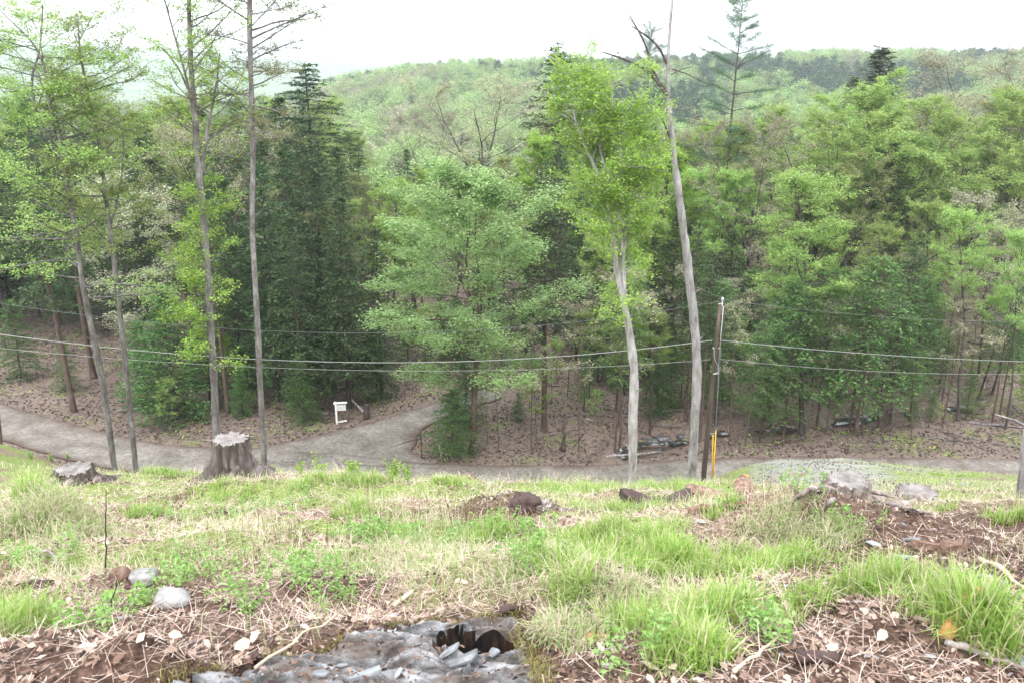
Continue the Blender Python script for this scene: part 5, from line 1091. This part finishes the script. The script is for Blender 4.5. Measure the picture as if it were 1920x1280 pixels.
stick("branch", (480, 1262), (640, 1166), .0055, "long straw coloured stem lying diagonally over the bedrock edge", "pale_wood", seed=4, lift=(.02, .05), wob=.01)
stick("branch", (738, 1143), (774, 1118), .011, "short pale split stick above the bedrock", "pale_wood", seed=5, lift=(.02, .03), wob=.0, taper=.8)
stick("branch", (1375, 1275), (1455, 1220), .007, "thin pale stick near the bottom centre right", "pale_wood", seed=6, lift=(.02, .04), wob=.01)
stick("branch", (0, 962), (48, 1010), .022, "pale curved root at the left edge above the grass clump", "old_wood", seed=7, wob=.05)
stick("branch", (62, 1038), (118, 1064), .010, "thin curved root below the left grass clump", "old_wood", seed=8, wob=.05)
stick("branch", (100, 885), (160, 905), .022, "pale fallen branch leaning on the weathered left stump", "old_wood", seed=9, lift=(.15, .03), wob=.02)
stick("branch", (1290, 966), (1400, 948), .035, "low reddish log leading left from the rotten stump remnant", "rotten_wood", seed=10, wob=.02)
stick("branch", (790, 1048), (830, 1044), .012, "pale twig lying in the straw near the middle", "pale_wood", seed=11, wob=.02)
stick("branch", (1835, 1055), (1925, 1115), .018, "pale orange split branch lying at the right edge of the dirt", "pale_wood", seed=12, wob=.004)
stick("branch", (1770, 1212), (1925, 1275), .012, "long dry blade-like stick in the bottom right corner", "old_wood", seed=13, wob=.02)
stick("branch", (1310, 958), (1390, 940), .016, "thin root above the low reddish log", "old_wood", seed=14, wob=.03)
stick("log", (1136, 859), (1240, 851), .075, "pale fallen birch log by the road edge", "bark_pale", "log", 15, wob=.004, taper=.8)
stick("log", (1815, 793), (1925, 806), .10, "long fallen trunk on the leaf slope at the right edge", "bark_grey", "log", 16, wob=.01)
stick("log", (1742, 822), (1830, 836), .06, "thin fallen log on the bank at the right, nearer the road", "bark_grey", "log", 17, wob=.02)
stick("log", (1760, 812), (1925, 846), .05, "longest thin fallen pole near the road at the right", "bark_grey", "log", 18, wob=.02)
stick("log", (1240, 772), (1290, 775), .06, "pale fallen branch behind the bare trunk above the stream", "bark_pale", "log", 19, wob=.02)
stick("log", (1225, 802), (1295, 806), .05, "thin fallen branch just above the stream rapid", "bark_grey", "log", 20, wob=.03)
stick("log", (690, 782), (636, 752), .09, "pale snapped trunk leaning behind the white sign", "bark_pale", "log", 21, lift=(.05, 1.0), wob=.0, taper=.7)
stick("log", (240, 735), (305, 728), .035, "dark thin branch on the leaf slope by the brown trunk", "bark_dark", "log", 22, wob=.02)
stick("snag", (1055, 850), (1060, 785), .13, "dark broken snag on the leaf bank", "bark_dark", "snag", 23, wob=.03, taper=.55, stem=1)
stick("snag", (612, 793), (610, 772), .30, "short dark stump left of the white sign", "bark_dark", "stump", 24, wob=.0, taper=.95, stem=1)
stick("snag", (687, 786), (688, 758), .20, "dark upright stump right of the white sign", "bark_dark", "stump", 25, wob=.0, taper=.9, stem=1)
stick("snag", (829, 866), (824, 835), .05, "weathered grey stick standing beside the stake", "old_wood", "stick", 26, wob=.02, taper=.6, stem=1)
for k, (a_, b_) in enumerate([((836, 868), (814, 840)), ((840, 864), (818, 838)), ((850, 862), (822, 846))]):
    stick("branch", a_, b_, .02, ["dry pale twig crossing the weathered standing stick", "second dry twig by the weathered standing stick", "third dry twig, lowest by the weathered stick"][k], "pale_wood", seed=30+k, lift=(0, .5), wob=.05)
stick("dry_twig", (199, 1082), (200, 925), .0045, "tall dark leafless stem rising from the straw at the left", "dark_root", "stem", 40, stem=1, n=14, wob=.004)
stick("dry_twig", (206, 1160), (222, 1090), .004, "thin bent dark stem below the round log end", "dark_root", "stem", 41, stem=1, wob=.02)
stick("dry_twig", (1396, 1150), (1397, 1108), .006, "short dark upright stem in front of an orange leaf", "dark_root", "stem", 42, stem=1, wob=.02)

# ------------------------------------------------------------------ grass, straw, weeds, litter
rg = np.random.default_rng(2024)
def ground_at(x, y): return h(x, y)
def blob(px, py, rx, ry, n, L, w, mat_acc, lean=.5, clumpy=True, m=0):
    c = hit(px, py); s1 = (c[1]*CP-c[2]*SP)/F; 
    nk = max(1, n//70); ck = rg.integers(0, nk, n); ca3 = rg.random(nk)*6.283; cr = np.sqrt(rg.random(nk))*np.where(rg.random(nk) < .2, 1.5, 1)
    cx_, cy_ = np.cos(ca3)*cr*rx*s1, np.sin(ca3)*cr*ry*s1*1.9
    gx_ = cx_[ck]+rg.normal(size=n)*.026*(1+c[1]*.12); gy_ = cy_[ck]+rg.normal(size=n)*.026*(1+c[1]*.12)
    x = c[0]+gx_; y = np.maximum(c[1]+gy_, 1.6); z = ground_at(x, y)-.004
    az = np.arctan2(gy_-cy_[ck], gx_-cx_[ck])+rg.normal(size=n)*1.3; tone = rg.uniform(.6, 1.15, nk)[ck]; L = L*tone; lean = lean*rg.uniform(.7, 2.0, nk)[ck]
    blades(mat_acc, np.stack([x, y, z], 1), az, L*(.35+.85*rg.random(n)), lean*(.3+1.2*rg.random(n)), w*(.7+.6*rg.random(n)), m)
gg = Acc()
GB = [(40, 1185, 55, 45, 900, .20), (10, 1200, 40, 50, 500, .2), (270, 965, 30, 12, 500, .16), (570, 912, 18, 8, 350, .16), (665, 968, 30, 16, 700, .15), (1065, 925, 62, 22, 1800, .2), (1135, 920, 34, 14, 700, .17), (1250, 918, 62, 18, 1800, .2), (1290, 925, 50, 16, 900, .2),
      (1130, 1062, 95, 44, 2300, .165), (1240, 1050, 95, 42, 2300, .16), (1360, 1075, 80, 52, 2000, .16), (1455, 1062, 60, 42, 1500, .15), (1180, 1010, 90, 24, 1500, .14), (1330, 1150, 50, 40, 1100, .17), (1285, 1215, 55, 45, 1500, .14), (1185, 1170, 34, 40, 600, .15), (1060, 1115, 34, 24, 600, .15),
      (1670, 1120, 70, 42, 1900, .17), (1790, 1140, 60, 40, 1300, .16), (1840, 1180, 50, 36, 900, .17), (1100, 1010, 60, 20, 1100, .16), (500, 888, 55, 14, 900, .17), (480, 872, 26, 10, 500, .22), (700, 900, 60, 16, 900, .17), (620, 903, 50, 14, 700, .16), (330, 890, 55, 12, 900, .16), (220, 902, 34, 10, 500, .16),
      (1185, 960, 80, 22, 1400, .15), (1010, 925, 40, 12, 400, .16), (850, 905, 30, 8, 300, .16), (1790, 893, 34, 6, 450, .16), (1570, 893, 18, 5, 200, .13), (1700, 890, 14, 4, 130, .12), (1440, 880, 12, 4, 100, .12), (1730, 905, 50, 8, 350, .12), (1905, 975, 40, 20, 700, .17), (1620, 905, 40, 10, 260, .11),
      (90, 925, 55, 14, 700, .16), (700, 940, 50, 18, 500, .14), (900, 1010, 60, 30, 900, .14), (740, 1010, 60, 24, 500, .13), (1000, 1070, 60, 30, 700, .15), (430, 930, 60, 18, 600, .14), (1350, 960, 40, 12, 300, .14), (1760, 960, 30, 12, 300, .14), (1500, 1140, 30, 26, 250, .12), (1480, 1170, 20, 20, 160, .12), (1570, 1000, 60, 12, 200, .1)]
for (px, py, rx, ry, n, L) in GB: blob(px, py, rx, ry, int(n*1.0), L, .0042*(1+.06*hit(px, py)[1]), gg)
o = link("green_grass", gg.mesh("green_grass", [MAT["grass_green"]])); tag(o, "bright green grass tufts on the cleared slope", "grass", kind="stuff")
gp = Acc()
for (px, py, rx, ry, n, L) in [(110, 985, 90, 36, 3800, .24), (60, 975, 60, 20, 1000, .2), (1500, 1005, 70, 18, 1300, .16), (1440, 990, 70, 14, 800, .14), (1560, 1010, 50, 20, 700, .17), (960, 1095, 30, 14, 400, .12), (1120, 1140, 50, 20, 900, .12), (1060, 1190, 60, 30, 1200, .11), (1180, 1120, 40, 20, 500, .12), (690, 1055, 90, 30, 700, .1), (1440, 960, 60, 10, 300, .12)]:
    blob(px, py, rx, ry, n, L, .0042, gp, lean=1.1)
def scatter(n, y0, y1, amax=.70, fn=None, power=1.0):
    n = int(n*1.4) if y1 < 20 else n
    y = np.exp(rg.uniform(math.log(y0), math.log(y1), n)); a_ = rg.uniform(-amax, amax, n); x = a_*(y+2.4)
    if fn is not None:
        k = fn(x, y) > rg.random(n); x, y = x[k], y[k]
    return x, y, h(x, y)
def dens(x, y):
    g_, gr, li, so_ = ground_mats(x, y); L = ledge_mask(x, y)*(y < 4)
    return np.clip(.25+.9*g_, 0, 1)*(1-.85*so_)*(1-L)*(1-.6*gr)*(.05+1.05*sst(.43, .58, fbm(x*1.7, y*1.7, 4, 19)))
x, y, z = scatter(80000, 2.3, 15, fn=dens); n = len(x)
blades(gp, np.stack([x, y, z-.004], 1), rg.random(n)*6.283, (.03+.13*rg.random(n)**1.5)*(.5+.9*fbm(x*2.2, y*2.2, 3, 23))*(1+.04*y), .3+1.0*rg.random(n), .0032*(1+.12*y)*(.7+.6*rg.random(n)))
def bank(x, y):
    g_, gr, li, so_ = ground_mats(x, y); px = pxof(x/y); return (px > 1330)*(.4+.6*(fbm(x*.5, y*.5, 3, 71) > .5))*(1-.45*gr)+((px < 330) & (y < 40))*.4
x, y, z = scatter(30000, 12, 37, fn=bank); n = len(x)
blades(gp, np.stack([x, y, z-.01], 1), rg.random(n)*6.283, .06+.12*rg.random(n), .3+.9*rg.random(n), .014*(.7+.6*rg.random(n)))
o = link("dry_grass", gp.mesh("dry_grass", [MAT["grass_pale"]])); tag(o, "thin pale and yellowed grass over the cleared slope", "grass", kind="stuff")
sw = Acc()
def nl(x, y): L = ledge_mask(x, y)*(y < 4); return (1-.93*L)*(.35+.65*(fbm(x*2, y*2, 3, 81) > .42))*(1-.65*ground_mats(x, y)[3])
x, y, z = scatter(62000, 1.7, 12, fn=nl); n = len(x); az = rg.random(n)*6.283; L = (.02+.10*rg.random(n)**2)*(1+.05*y); el = rg.random(n)*.35; w_ = .0014*(1+.2*y)*(.6+.8*rg.random(n))
d = np.stack([np.cos(az)*np.cos(el), np.sin(az)*np.cos(el), np.sin(el)], 1); s_ = np.stack([-np.sin(az), np.cos(az), np.zeros(n)], 1)
p0 = np.stack([x, y, z+.004+.02*rg.random(n)], 1); p1 = p0+d*L[:, None]; p1[:, 2] = np.maximum(p1[:, 2], h(p1[:, 0], p1[:, 1])+.004)
V = np.stack([p0-s_*w_[:, None]*.5, p0+s_*w_[:, None]*.5, p1+s_*w_[:, None]*.35, p1-s_*w_[:, None]*.35], 1); sw.add(V, np.arange(n)[:, None]*4+np.array([[0, 1, 2, 3]]))
o = link("straw_litter", sw.mesh("straw_litter", [MAT["straw"]])); tag(o, "pinkish dry straw strewn over the near slope", "straw", kind="stuff")
# curled dead leaves
def dleaf(acc, C, s, rg_, tiltm=.5):
    n = len(C); az = rg_.random(n)*6.283; t1 = rg_.normal(size=n)*tiltm; t2 = rg_.normal(size=n)*tiltm; cu = rg_.uniform(.05, .5, n)
    P5 = np.array([(-.5, 0, 0), (-.2, .3, .35), (-.2, 0, 0), (-.2, -.3, .35), (.2, .27, .3), (.2, 0, 0.0), (.2, -.27, .3), (.55, 0, .15)])
    X = P5[None, :, 0]*s[:, None]; Y_ = P5[None, :, 1]*s[:, None]; Z_ = P5[None, :, 2]*s[:, None]*cu[:, None]+rg_.normal(size=(n, 8))*s[:, None]*.04
    X, Z_ = X*np.cos(t1)[:, None]-Z_*np.sin(t1)[:, None], X*np.sin(t1)[:, None]+Z_*np.cos(t1)[:, None]; Y_, Z_ = Y_*np.cos(t2)[:, None]-Z_*np.sin(t2)[:, None], Y_*np.sin(t2)[:, None]+Z_*np.cos(t2)[:, None]
    X, Y_ = X*np.cos(az)[:, None]-Y_*np.sin(az)[:, None], X*np.sin(az)[:, None]+Y_*np.cos(az)[:, None]
    V = np.stack([X, Y_, Z_], -1)+C[:, None]; b = np.arange(n)[:, None]*8
    acc.add(V, np.concatenate([b+np.array([[1, 2, 5, 4]]), b+np.array([[2, 3, 6, 5]])]), np.concatenate([b+np.array([k]) for k in ((0, 2, 1), (0, 3, 2), (4, 5, 7), (5, 6, 7))]))
dl = Acc()
def nl2(x, y): L = ledge_mask(x, y)*(y < 4); return (1-.9*L)*(.25+.75*(fbm(x*1.6, y*1.6, 3, 91) > .47))
x, y, z = scatter(22000, 1.7, 13, fn=nl2); n = len(x); dleaf(dl, np.stack([x, y, z+.012], 1), (.008+.028*rg.random(n)**1.6)*(1+.08*y), rg)
o = link("leaf_litter", dl.mesh("leaf_litter", [MAT["dead_leaf"]])); tag(o, "brown dead leaves over the near slope", "leaves", kind="stuff")
# crumbled bark and soil bits on the bare patches
cb2 = Acc()
def soilf(x, y): return ground_mats(x, y)[3]*(1-.72*ledge_mask(x, y)*(y < 4))*(.35+.65*(fbm(x*5, y*5, 3, 66) > .45))+.04
x, y, z = scatter(95000, 1.6, 8.5, fn=soilf); n = len(x); inl = (ledge_mask(x, y) > .5) & (y < 4); z = np.where(inl, ledge_z(x, y), z); C = np.stack([x, y, z+.004], 1); sz_ = (.003+.013*rg.random(n)**3)*(1+.14*y)
T4 = np.array([(1, 0, -.35), (-.5, .85, -.35), (-.5, -.85, -.35), (0, 0, .7)]); az = rg.random(n)*6.283; st3 = (.35+.9*rg.random((n, 3)))*np.array([1.4, .7, .6])
Vt = T4[None]*sz_[:, None, None]*st3[:, None]; ca4, sa4 = np.cos(az)[:, None], np.sin(az)[:, None]; Vt = np.stack([Vt[..., 0]*ca4-Vt[..., 1]*sa4, Vt[..., 0]*sa4+Vt[..., 1]*ca4, Vt[..., 2]], -1)+C[:, None]
b = np.arange(n)[:, None]*4; cb2.add(Vt, None, np.concatenate([b+np.array([k]) for k in ((0, 1, 3), (1, 2, 3), (2, 0, 3))]))
leafmat("bark_bits", [(0, (.03, .018, .014)), (.4, (.08, .048, .036)), (.75, (.18, .11, .08)), (.92, (.34, .23, .17)), (1, (.33, .34, .37))], trans=.0, objvar=0, clump=.1)
o = link("bark_debris", cb2.mesh("bark_debris", [MAT["bark_bits"]])); tag(o, "crumbled bark and soil bits on the bare patches", "debris", kind="stuff")
# moss and root fibres on the lip of the outcrop
ms = Acc(); n0 = 60000; x = rg.uniform(-1.3, .35, n0); y = rg.uniform(1.7, 3.2, n0); k = (ledge_mask(x, y, .09) > .4) & (ledge_mask(x, y, -.015) < .5) & (fbm(x*6, y*6, 3, 58) > .42); x, y = x[k], y[k]; n = len(x)
blades(ms, np.stack([x, y, hraw(x, y)-.03*rg.random(n)], 1), rg.random(n)*6.283, .012+.03*rg.random(n), .4+1.4*rg.random(n), .0022)
leafmat("moss", [(0, (.07, .04, .025)), (.5, (.15, .10, .04)), (.8, (.22, .22, .06)), (1, (.38, .38, .12))], trans=.1, objvar=0, clump=.3, scale=6)
o = link("moss", ms.mesh("moss", [MAT["moss"]])); tag(o, "olive moss and root fibres along the lip of the bedrock", "moss", kind="stuff")
# gravel on the bank and road shoulder
gv = Acc(); x, y, z = scatter(26000, 12, 37, fn=lambda x, y: ground_mats(x, y)[1]); n = len(x); C = np.stack([x, y, z+.01], 1); sz_ = .03+.05*rg.random(n)**2
Vt = T4[None]*sz_[:, None, None]*(.5+.7*rg.random((n, 3)))[:, None]+C[:, None]; b = np.arange(n)[:, None]*4; gv.add(Vt, None, np.concatenate([b+np.array([k]) for k in ((0, 1, 3), (1, 2, 3), (2, 0, 3))]))
leafmat("gravel_bits", [(0, (.10, .10, .09)), (.7, (.18, .18, .165)), (1, (.34, .34, .32))], trans=0, objvar=0, clump=.1)
o = link("gravel", gv.mesh("gravel", [MAT["gravel_bits"]])); tag(o, "pale grey gravel on the bank above the road", "gravel", kind="stuff")
# forest floor leaves
fl = Acc(); n0 = 60000; y = np.sqrt(rg.uniform(40.5**2, 78**2, n0)); x = rg.uniform(-.72, .72, n0)*y
k = (dist_to(ROADC, x, y) > 1.3+1.0*rg.random(n0)) & (dist_to(DRIVEC, x, y) > 1.2+.9*rg.random(n0)) & (dist_to(STREAMC, x, y) > .9) & (fbm(x*.45, y*.45, 3, 12) < .6+.2*rg.random(n0)); x, y = x[k], y[k]
leaves(fl, np.stack([x, y, h(x, y)+.03], 1), .16*(.6+.7*rg.random(len(x))), rg, 1.0, .7, .2)
leafmat("floor_leaf", [(0, (.032, .021, .017)), (.4, (.055, .037, .03)), (.8, (.12, .085, .07)), (1, (.33, .27, .23))], trans=.05, objvar=0, clump=.15)
o = link("fallen_leaves", fl.mesh("fallen_leaves", [MAT["floor_leaf"]])); tag(o, "brown fallen leaves covering the forest floor", "leaves", kind="stuff")
br = Acc(); n0 = 900; y = np.sqrt(rg.uniform(42**2, 74**2, n0)); x = rg.uniform(-.7, .7, n0)*y
k = (dist_to(ROADC, x, y) > 2.4) & (dist_to(DRIVEC, x, y) > 2.2); x, y = x[k], y[k]; n = len(x); az = rg.random(n)*6.283; L = .5+2.4*rg.random(n)**2
x2, y2 = x+np.cos(az)*L, y+np.sin(az)*L; p0 = np.stack([x, y, h(x, y)+.05], 1); p1 = np.stack([x2, y2, h(x2, y2)+.06+.5*rg.random(n)**3], 1); r_ = .012+.04*rg.random(n)**3; sticks(br, p0, p1, r_, r_*.5)
leafmat("brushwood", [(0, (.05, .04, .035)), (.6, (.14, .115, .105)), (1, (.4, .37, .35))], trans=0, objvar=0)
o = link("brush_debris", br.mesh("brush_debris", [MAT["brushwood"]])); tag(o, "fallen twigs and branches on the forest floor", "debris", kind="stuff")
# low green plants on the forest floor and road verge
vg = Acc(); n0 = 16000; y = np.sqrt(rg.uniform(38**2, 66**2, n0)); x = rg.uniform(-.72, .72, n0)*y
k = (dist_to(ROADC, x, y) > 1.9) & (dist_to(DRIVEC, x, y) > 1.8) & (fbm(x*.4, y*.4, 3, 15)+.07*sst(5, 25, x) > .60); x, y = x[k], y[k]
leaves(vg, np.stack([x, y, h(x, y)+.05+.22*rg.random(len(x))], 1), .15*(.6+.7*rg.random(len(x))), rg, .6, .6, .2)
o = link("ground_plants", vg.mesh("ground_plants", [MAT["leaf_bright"]])); tag(o, "low green plants on the forest floor and road verge", "plants", kind="stuff")
# weeds: upright stems with whorls of small leaves, plus dry brown stems
wd = Acc(); wl = Acc(); spots = []
for (px, py, rx, ry, n) in [(720, 1010, 90, 34, 60), (900, 1000, 90, 30, 60), (1000, 1050, 60, 30, 30), (350, 1080, 60, 40, 26), (620, 1120, 90, 40, 26), (560, 1070, 80, 30, 22), (250, 1150, 60, 40, 18), (90, 1060, 60, 30, 16), (480, 1130, 50, 40, 14), (200, 1190, 60, 30, 10), (1180, 1240, 80, 40, 12), (1420, 1190, 70, 40, 14), (1500, 930, 60, 20, 12), (1600, 990, 60, 14, 10), (400, 980, 160, 40, 50)]:
    c = hit(px, py); s1 = (c[1]*CP-c[2]*SP)/F
    for _ in range(n): spots.append((c[0]+rg.normal()*rx*s1*.6, max(1.8, c[1]+rg.normal()*ry*s1*1.3)))
P0, P1, CC, SS = [], [], [], []
for (x, y) in spots:
    z = h1(x, y); Hs = rg.uniform(.07, .17)*(1+.03*y); ld = np.array([rg.normal()*.12, rg.normal()*.12, 1]); b0 = np.array([x, y, z]); P0.append(b0); P1.append(b0+ld*Hs)
    nl_ = rg.integers(10, 22); t = rg.uniform(.25, 1.02, nl_)[:, None]; a_ = rg.random((nl_, 1))*6.283; r_ = .022*(1.25-t*.7)*(1+.05*y)
    CC.append(b0+ld*Hs*t+np.concatenate([np.cos(a_)*r_, np.sin(a_)*r_, 0*a_], 1)); SS.append(np.full(nl_, .022)*(1+.06*y))
sticks(wl, np.array(P0), np.array(P1), .0016, .001); leaves(wl, np.concatenate(CC), np.concatenate(SS)*(.7+.6*rg.random(sum(map(len, SS)))), rg, .7, .5, .15)
o = link("weeds", wl.mesh("weeds", [MAT["weed"]])); tag(o, "small pale green weeds standing in straw", "weeds", kind="stuff")
P0, P1, R0 = [], [], []
for (px, py, rx, ry, n, L) in [(860, 990, 130, 40, 90, .3), (720, 960, 60, 40, 16, .35), (400, 1050, 120, 40, 60, .16), (550, 1020, 80, 30, 40, .2), (1600, 985, 60, 20, 20, .2), (1450, 950, 60, 20, 20, .25), (620, 1150, 90, 40, 24, .12), (1110, 1190, 60, 30, 16, .1)]:
    c = hit(px, py); s1 = (c[1]*CP-c[2]*SP)/F
    for _ in range(n):
        x = c[0]+rg.normal()*rx*s1*.6; y = max(2.0, c[1]+rg.normal()*ry*s1*1.3); b0 = np.array([x, y, h1(x, y)]); Ls = L*rg.uniform(.3, 1.2); P0.append(b0); P1.append(b0+np.array([rg.normal()*.1, rg.normal()*.1, 1])*Ls); R0.append(.0016*(1+.05*y))
sticks(wd, np.array(P0), np.array(P1), np.array(R0), np.array(R0)*.6)
leafmat("dry_stem", [(0, (.12, .07, .05)), (.6, (.28, .18, .13)), (1, (.6, .48, .38))], trans=0, objvar=0)
o = link("dry_stems", wd.mesh("dry_stems", [MAT["dry_stem"]])); tag(o, "dry brown upright stems among the grass", "stems", kind="stuff")
# leafy sprouts on the crest, single large pale leaves
def sprout(px, py, n, H_, label, sd, mat="leaf_bright"):
    rg_ = np.random.default_rng(sd); c = hit(px, py); a = Acc(); b_ = Acc(); p0, p1 = [], []; CC = []
    for k in range(n):
        az = rg_.random()*6.283; d = unit(np.array([math.cos(az)*.35, math.sin(az)*.2, 1])); L = H_*rg_.uniform(.5, 1.05); p0.append(np.zeros(3)); p1.append(d*L)
        t = rg_.uniform(.15, 1.03, 26)[:, None]; CC.append(d*L*t+rg_.normal(size=(26, 3))*.03)
    sticks(a, np.array(p0), np.array(p1), .005, .003); leaves(b_, np.concatenate(CC), .055, rg_, .5, .5)
    o = empty("leafy_sprout", c, label, "plant"); link("stem", a.mesh("stem", [MAT["weed"]]), o); link("foliage", b_.mesh("foliage", [MAT[mat]]), o)
sprout(738, 900, 7, .42, "tall bright leafy sprout on the crest at the road junction", 1); sprout(765, 902, 3, .32, "thin leafy sprout just right of the tall bright one", 2)
sprout(600, 893, 2, .34, "single leafy sprout on the crest left of the junction", 3); sprout(662, 895, 3, .24, "short leafy sprout between the others on the crest", 4); sprout(565, 892, 2, .26, "small pale sprout on the crest right of the large stump", 5)
sprout(60, 862, 10, .5, "green bush at the left road edge above the weathered stump", 6, "leaf_spring"); sprout(100, 868, 9, .45, "green bush behind the weathered stump", 7, "leaf_spring"); sprout(128, 862, 8, .4, "small green bush nearest the leaning maple's foot", 8, "leaf_spring")
PL = [(100, 1140, "left"), (130, 1135, "left"), (420, 1165, "l"), (700, 1080, "m"), (690, 1060, "m"), (820, 1060, ""), (775, 970, ""), (960, 1095, ""), (905, 1000, ""), (1230, 1110, ""), (1260, 1135, ""), (1090, 1030, ""), (1410, 1145, ""), (1475, 1150, ""), (1545, 1105, ""), (1570, 1115, ""), (1215, 1265, ""), (1260, 1270, ""), (1725, 1175, ""), (330, 1200, ""), (270, 1215, ""), (390, 1222, ""), (455, 1220, ""), (480, 1205, ""), (500, 1110, ""), (640, 1115, ""), (560, 1135, ""), (520, 1080, ""), (300, 1140, ""), (160, 1225, ""), (620, 1085, ""), (1320, 1130, ""), (1560, 1230, ""), (1650, 1210, ""), (1020, 1120, ""), (870, 1100, "")]
base_l = Acc(); dleaf(base_l, np.zeros((1, 3)), np.array([1.0]), np.random.default_rng(3), .2); lm0 = base_l.mesh("pale_dead_leaf", [MAT["pale_leaf"]], True)
base_l = Acc(); dleaf(base_l, np.zeros((1, 3)), np.array([1.0]), np.random.default_rng(9), .4); lm1 = base_l.mesh("pale_dead_leaf", [MAT["pale_leaf"]], True)
for k, (px, py, _) in enumerate(PL):
    c = hit(px, py); o = link("dead_leaf", lm0 if k % 2 else lm1, None, c+np.array([0, 0, .025])); s1 = rs.uniform(.035, .07); o.scale = (s1,)*3; o.rotation_euler = (rs.uniform(-.5, .5), rs.uniform(-.5, .5), rs.uniform(0, 6))
    FL = [(322, 1128, "the rounded pale stone"), (900, 1190, "the dark rock pocket"), (1118, 1196, "the orange bark slab"), (1150, 1060, "the middle of the big green tufts"), (362, 1216, "the charred bark fragment"), (1720, 1130, "the right hand grass tuft"), (560, 1200, "the long diagonal stem"), (700, 1070, "the pale twig in mid slope"), (1396, 1140, "the short dark upright stem"), (100, 1150, "the left grass tuft"), (960, 1095, "the tuft above the rock"), (1560, 1110, "the edge of the dirt patch"), (1500, 1248, "the short thick dark stick"), (1250, 1260, "the bottom edge under the green tufts")]
    zn = min(FL, key=lambda f: (f[0]-px)**2+(f[1]-py)**2)[2]
    tag(o, f"{'larger' if s1 > .055 else 'smaller'} pale curled dead leaf lying by {zn}", "leaf", f"pale dead leaves by {zn}")

# ------------------------------------------------------------------ the air
a = Acc(); boxa(a, (0, 2150, 60), (11800, 4420, 240)); hz_ = a.mesh("haze", [], False) if False else None
me = bpy.data.meshes.new("haze"); X0, X1, Y0, Y1, Z0, Z1 = -6200, 6200, -12, 4500, -75, 190
me.from_pydata([(x, y, z) for z in (Z0, Z1) for y in (Y0, Y1) for x in (X0, X1)], [], [(0, 2, 3, 1), (4, 5, 7, 6), (0, 1, 5, 4), (2, 6, 7, 3), (0, 4, 6, 2), (1, 3, 7, 5)])
m = bpy.data.materials.new("haze_mat"); m.use_nodes = True; m.node_tree.nodes.clear(); ou = m.node_tree.nodes.new("ShaderNodeOutputMaterial"); pv = m.node_tree.nodes.new("ShaderNodeVolumePrincipled")
pv.inputs['Color'].default_value = (.80, .92, 1, 1); pv.inputs['Density'].default_value = .00034; pv.inputs['Anisotropy'].default_value = .3
m.node_tree.links.new(pv.outputs[0], ou.inputs['Volume']); me.materials.append(m)
o = link("haze", me); tag(o, kind="stuff")
